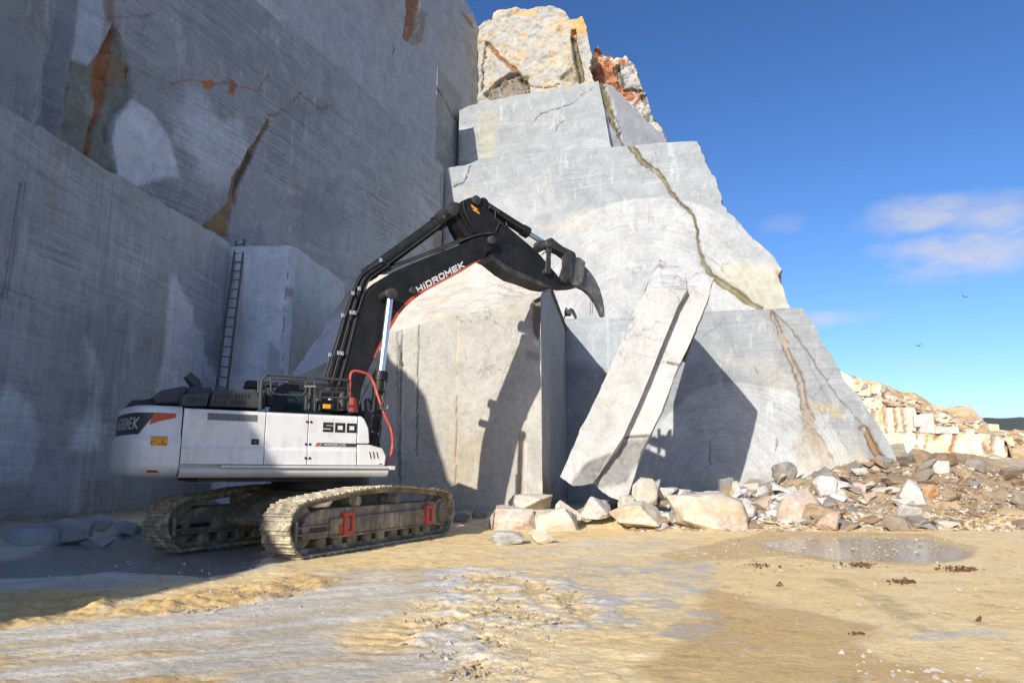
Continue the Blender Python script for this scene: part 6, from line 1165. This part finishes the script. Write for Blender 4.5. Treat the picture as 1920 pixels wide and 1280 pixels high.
# hoses along the boom's back, with clamps
hp = [(75, 1085), (118, 950), (150, 850), (185, 735), (225, 620), (268, 520), (320, 475), (395, 430)]
for k, (dx, dy, lat, r_) in enumerate(((0, 0, -.30, .024), (14, 6, -.33, .020), (30, 10, -.24, .030), (46, 14, -.36, .022), (60, 20, -.30, .028), (74, 24, -.2, .03), (88, 26, -.37, .018))):
    pts = S29([(x + dx * (1 - .55 * i / 7), y + dy) for i, (x, y) in enumerate(hp)]); m_ = MB(); q = smooth_path([(X(x, y, lat)[0], lat, X(x, y, lat)[1]) for x, y in pts], 5); m_.tube(q, r_, 7); up(m_, 'hydraulic_hose', P_HOSE, smooth=True)
for (x, y) in ((112, 945), (160, 935), (178, 938), (182, 730), (228, 715), (246, 716), (238, 610), (272, 585), (390, 430)):
    m_ = MB(); a = X(*S29([(x, y)])[0], -.42); m_.box(a[0] - .035, a[0] + .035, -.44, -.40, a[1] - .045, a[1] + .045); up(m_, 'hose_clamp', P_ALU, bevel=.008)
for k, off in enumerate((0, 9, 17)):
    pts = S29([(395, 505 - off), (480, 462 - off), (560, 430 - off), (640, 400 - off), (720, 370 - off), (800, 338 - off), (870, 308 - off), (930, 290 - off * .6), (1000, 282), (1060, 292 - off), (1090, 262), (1085, 225 - off)][: 12 if k == 1 else 9]); m_ = MB(); q = smooth_path([(X(x, y, -.3)[0], -.30 + .1 * k, X(x, y, -.3)[1]) for x, y in pts], 5); m_.tube(q, .022, 7); up(m_, 'steel_pipe' if k != 1 else 'hydraulic_hose', P_HOSE if k else P_WORN, smooth=True)
for pth in ([(1015, 150), (1015, 200), (1035, 225), (1015, 275)], [(1035, 225), (1070, 250)], [(985, 135), (1010, 160), (1025, 150), (1035, 175)], [(1270, 400), (1285, 385), (1300, 400)]):
    m_ = MB(); m_.tube(smooth_path([(X(x, y, -.3)[0], -.30, X(x, y, -.3)[1]) for x, y in S29(pth)], 5), .016, 6); up(m_, 'hydraulic_hose', P_HOSE, smooth=True)
m_ = MB()
for (x, y) in ((990, 140), (1005, 148), (1018, 160)): a = X(*S29([(x, y)])[0], -.2); m_.box(a[0] - .04, a[0] + .04, -.24, -.12, a[1] - .05, a[1] + .05)
up(m_, 'hose_fittings', P_WORN, bevel=.01)
# red guard, red hose with hook, stay rod
m_ = MB(); a = X(661, 771, -1.2); m_.prism([X(654, 772, -1.2), (X(670, 773, -1.2)), X(667, 746, -1.2), X(656, 744, -1.2)], -1.24, -1.14); up(m_, 'red_bracket', P_RED, bevel=.01)
m_ = MB(); q = smooth_path([(X(x, y, l_)[0], l_, X(x, y, l_)[1]) for x, y, l_ in ((655, 755, -1.2), (656, 730, -1.2), (657, 704, -1.2), (662, 696, -1.2), (672, 696, -1.2), (690, 702, -1.2), (700, 716, -1.2), (707, 738, -1.25), (714, 758, -1.3), (722, 780, -1.3), (732, 802, -1.3), (736, 825, -1.3), (734, 848, -1.3), (727, 862, -1.35), (723, 873, -1.4))], 6); m_.tube(q, .026, 8); up(m_, 'red_hose', P_RHOSE, smooth=True)
m_ = MB(); m_.tube(smooth_path([(X(x, y, -1.33)[0], -1.33, X(x, y, -1.33)[1]) for x, y in ((716, 742), (719, 752), (727, 760), (724, 768), (715, 766), (714, 756))], 5), .022, 6); up(m_, 'hose_hook', P_STEEL, smooth=True)
m_ = MB(); m_.tube([(X(668, 768, -.9)[0], -.9, X(668, 768, -.9)[1]), (X(722, 652, -.5)[0], -.5, X(722, 652, -.5)[1])], .02, 6); up(m_, 'stay_rod', P_WORN, smooth=True)
m_ = MB(); m_.prism([X(690, 835, -.6), X(706, 838, -.6), X(712, 800, -.6), X(700, 770, -.6), X(680, 770, -.6), X(672, 800, -.6)], -.75, .75); up(m_, 'boom_foot_bracket', P_WORN, bevel=.02)

# ---------------------------------------------------------------- ladder, tyre, drill, cables, birds
lad = empty('ladder', tuple(atY(417, 722, 24.6))); tag(lad, 'tall narrow ladder leaning in the corner against the dark wall top', 'ladder'); lo_ = np.array(lad.location)
rl = [(atY(404, 740, 24.5), atY(443, 452, 25.9)), (atY(424, 745, 24.5), atY(459, 449, 25.9))]
for a, b_ in rl:
    a = a + (a - b_) * .28; m_ = MB(); m_.tube([tuple(a - lo_), tuple((a + b_) / 2 - lo_), tuple(b_ - lo_)], [.05, .046, .042], 6); m_.build('side_rail', P_LADDER, lad, smooth=True)
for k in range(21):
    q = .02 + k * .049; a = rl[0][0] + (rl[0][1] - rl[0][0]) * (q * 1.25 - .28); b_ = rl[1][0] + (rl[1][1] - rl[1][0]) * (q * 1.25 - .28); m_ = MB(); m_.tube([tuple(a - lo_), tuple(b_ - lo_)], .026, 5)
    if q * 1.25 - .28 < .99: m_.build('rung', P_LADDER, lad)
ty = hit(45, 1021, 12, 17); m_ = MB(); prof = [(0, .30), (.02, .26), (.10, .25), (.30, .25), (.38, .26), (.40, .30), (.41, .40), (.39, .52), (.34, .60), (.28, .62), (.12, .62), (.06, .60), (.01, .52), (0, .40)]
n = 40; vs = [(r_ * math.cos(2 * math.pi * k / n), r_ * math.sin(2 * math.pi * k / n), z_) for z_, r_ in prof for k in range(n)]; L_ = len(prof); fs = [(i * n + k, i * n + (k + 1) % n, ((i + 1) % L_) * n + (k + 1) % n, ((i + 1) % L_) * n + k) for i in range(L_) for k in range(n)]; m_.add(vs, fs)
tyre = m_.build('tyre', P_TYRE, smooth=True); tyre.location = (ty[0], ty[1] + .35, ty[2] - .06); tyre.rotation_euler = (R(3), R(2), 0); tyre.scale = (.86, .86, 1.0); tag(tyre, 'old dust-covered tyre lying flat by the left wall', 'tyre')
m_ = MB()
for k in range(24): a_ = 2 * math.pi * k / 24; m_.box(.612, .632, -.035, .035, .10, .30, Matrix.Rotation(a_, 4, 'Z'))
m_.build('tread_block', P_TYRE, tyre, bevel=.01)
dp = atY(1068, 597, 24.9); dr_ = empty('rock_drill', tuple(dp)); tag(dr_, 'small dark machine standing on the lower bench edge below the ripper', 'machine')
m_ = MB(); m_.box(-.18, .06, -.15, .15, .12, .32); m_.tube([(-.12, 0, .3), (-.12, 0, .42)], .04, 8); m_.build('engine', P_WORN, dr_, bevel=.02)
m_ = MB()
for p in ((-.22, -.15), (-.22, .15), (.22, -.12), (.25, .12)): m_.tube([(0, 0, .34), (p[0], p[1], 0)], .018, 5)
m_.build('frame_legs', P_DARK, dr_); m_ = MB(); m_.tube(smooth_path([(.0, 0, .36), (.1, -.02, .33), (.18, 0, .2), (.24, 0, .02)], 4), .045, 8); m_.tube([(-.2, -.1, .22), (.15, -.1, .26)], .03, 6); m_.build('hose_bundle', P_HOSE, dr_, smooth=True)
cA = CX + fb * X(1108, 548)[0] + np.array([0, 0, X(1108, 548)[1]])
m_ = MB(); m_.tube([(0, 0, 0), (-.02, .0, -.35), (-.04, 0, -.66)], .008, 5); m_.tube([(.0, 0, 0), (.03, .0, -.3), (.03, 0, -.62)], .008, 5); cb = m_.build('cable', P_HOSE); cb.location = cA; tag(cb, 'thin dark cables hanging from the ripper tooth', 'cable')
def bird(x, y, Y, s_, label, roll, up_):
    r_ = empty('bird', tuple(atY(x, y, Y)), R(20)); tag(r_, label, 'bird'); r_.scale = (s_,) * 3; r_.rotation_euler = (R(roll), R(-8), R(30)); m_ = MB()
    m_.tube([(-.30, 0, 0), (-.2, 0, .01), (-.05, 0, .02), (.08, 0, .02), (.16, 0, .03), (.20, 0, .035), (.25, 0, .03), (.29, 0, .02)], [.015, .05, .075, .07, .045, .045, .03, .006], 10); m_.add([(-.25, -.03, 0), (-.25, .03, 0), (-.42, .07, 0), (-.42, -.07, 0)], [(0, 1, 2, 3)]); m_.build('body', P_BIRD, r_, smooth=True)
    for sd in (-1, 1):
        m_ = MB(); q = [(.10, .05, .02), (.12, .22, .02 + up_), (.06, .42, .04 + up_ * 1.5), (-.06, .60, up_ * 1.2), (-.09, .40, up_), (-.12, .22, up_ * .6), (-.10, .05, .02)]; n_ = len(q); m_.add([(a, b_ * sd, c_) for a, b_, c_ in q] + [(a, b_ * sd, c_ - .012) for a, b_, c_ in q], [tuple(range(n_)), tuple(range(2 * n_ - 1, n_ - 1, -1))] + [(i, (i + 1) % n_, (i + 1) % n_ + n_, i + n_) for i in range(n_)]); m_.build('wing', P_BIRD, r_)
bird(1809, 557, 60, .48, 'upper dark bird flying in the blue sky at the right', 25, .12); bird(1724, 649, 62, .46, 'lower dark bird flying, nearer the sunlit rock', -10, .28)
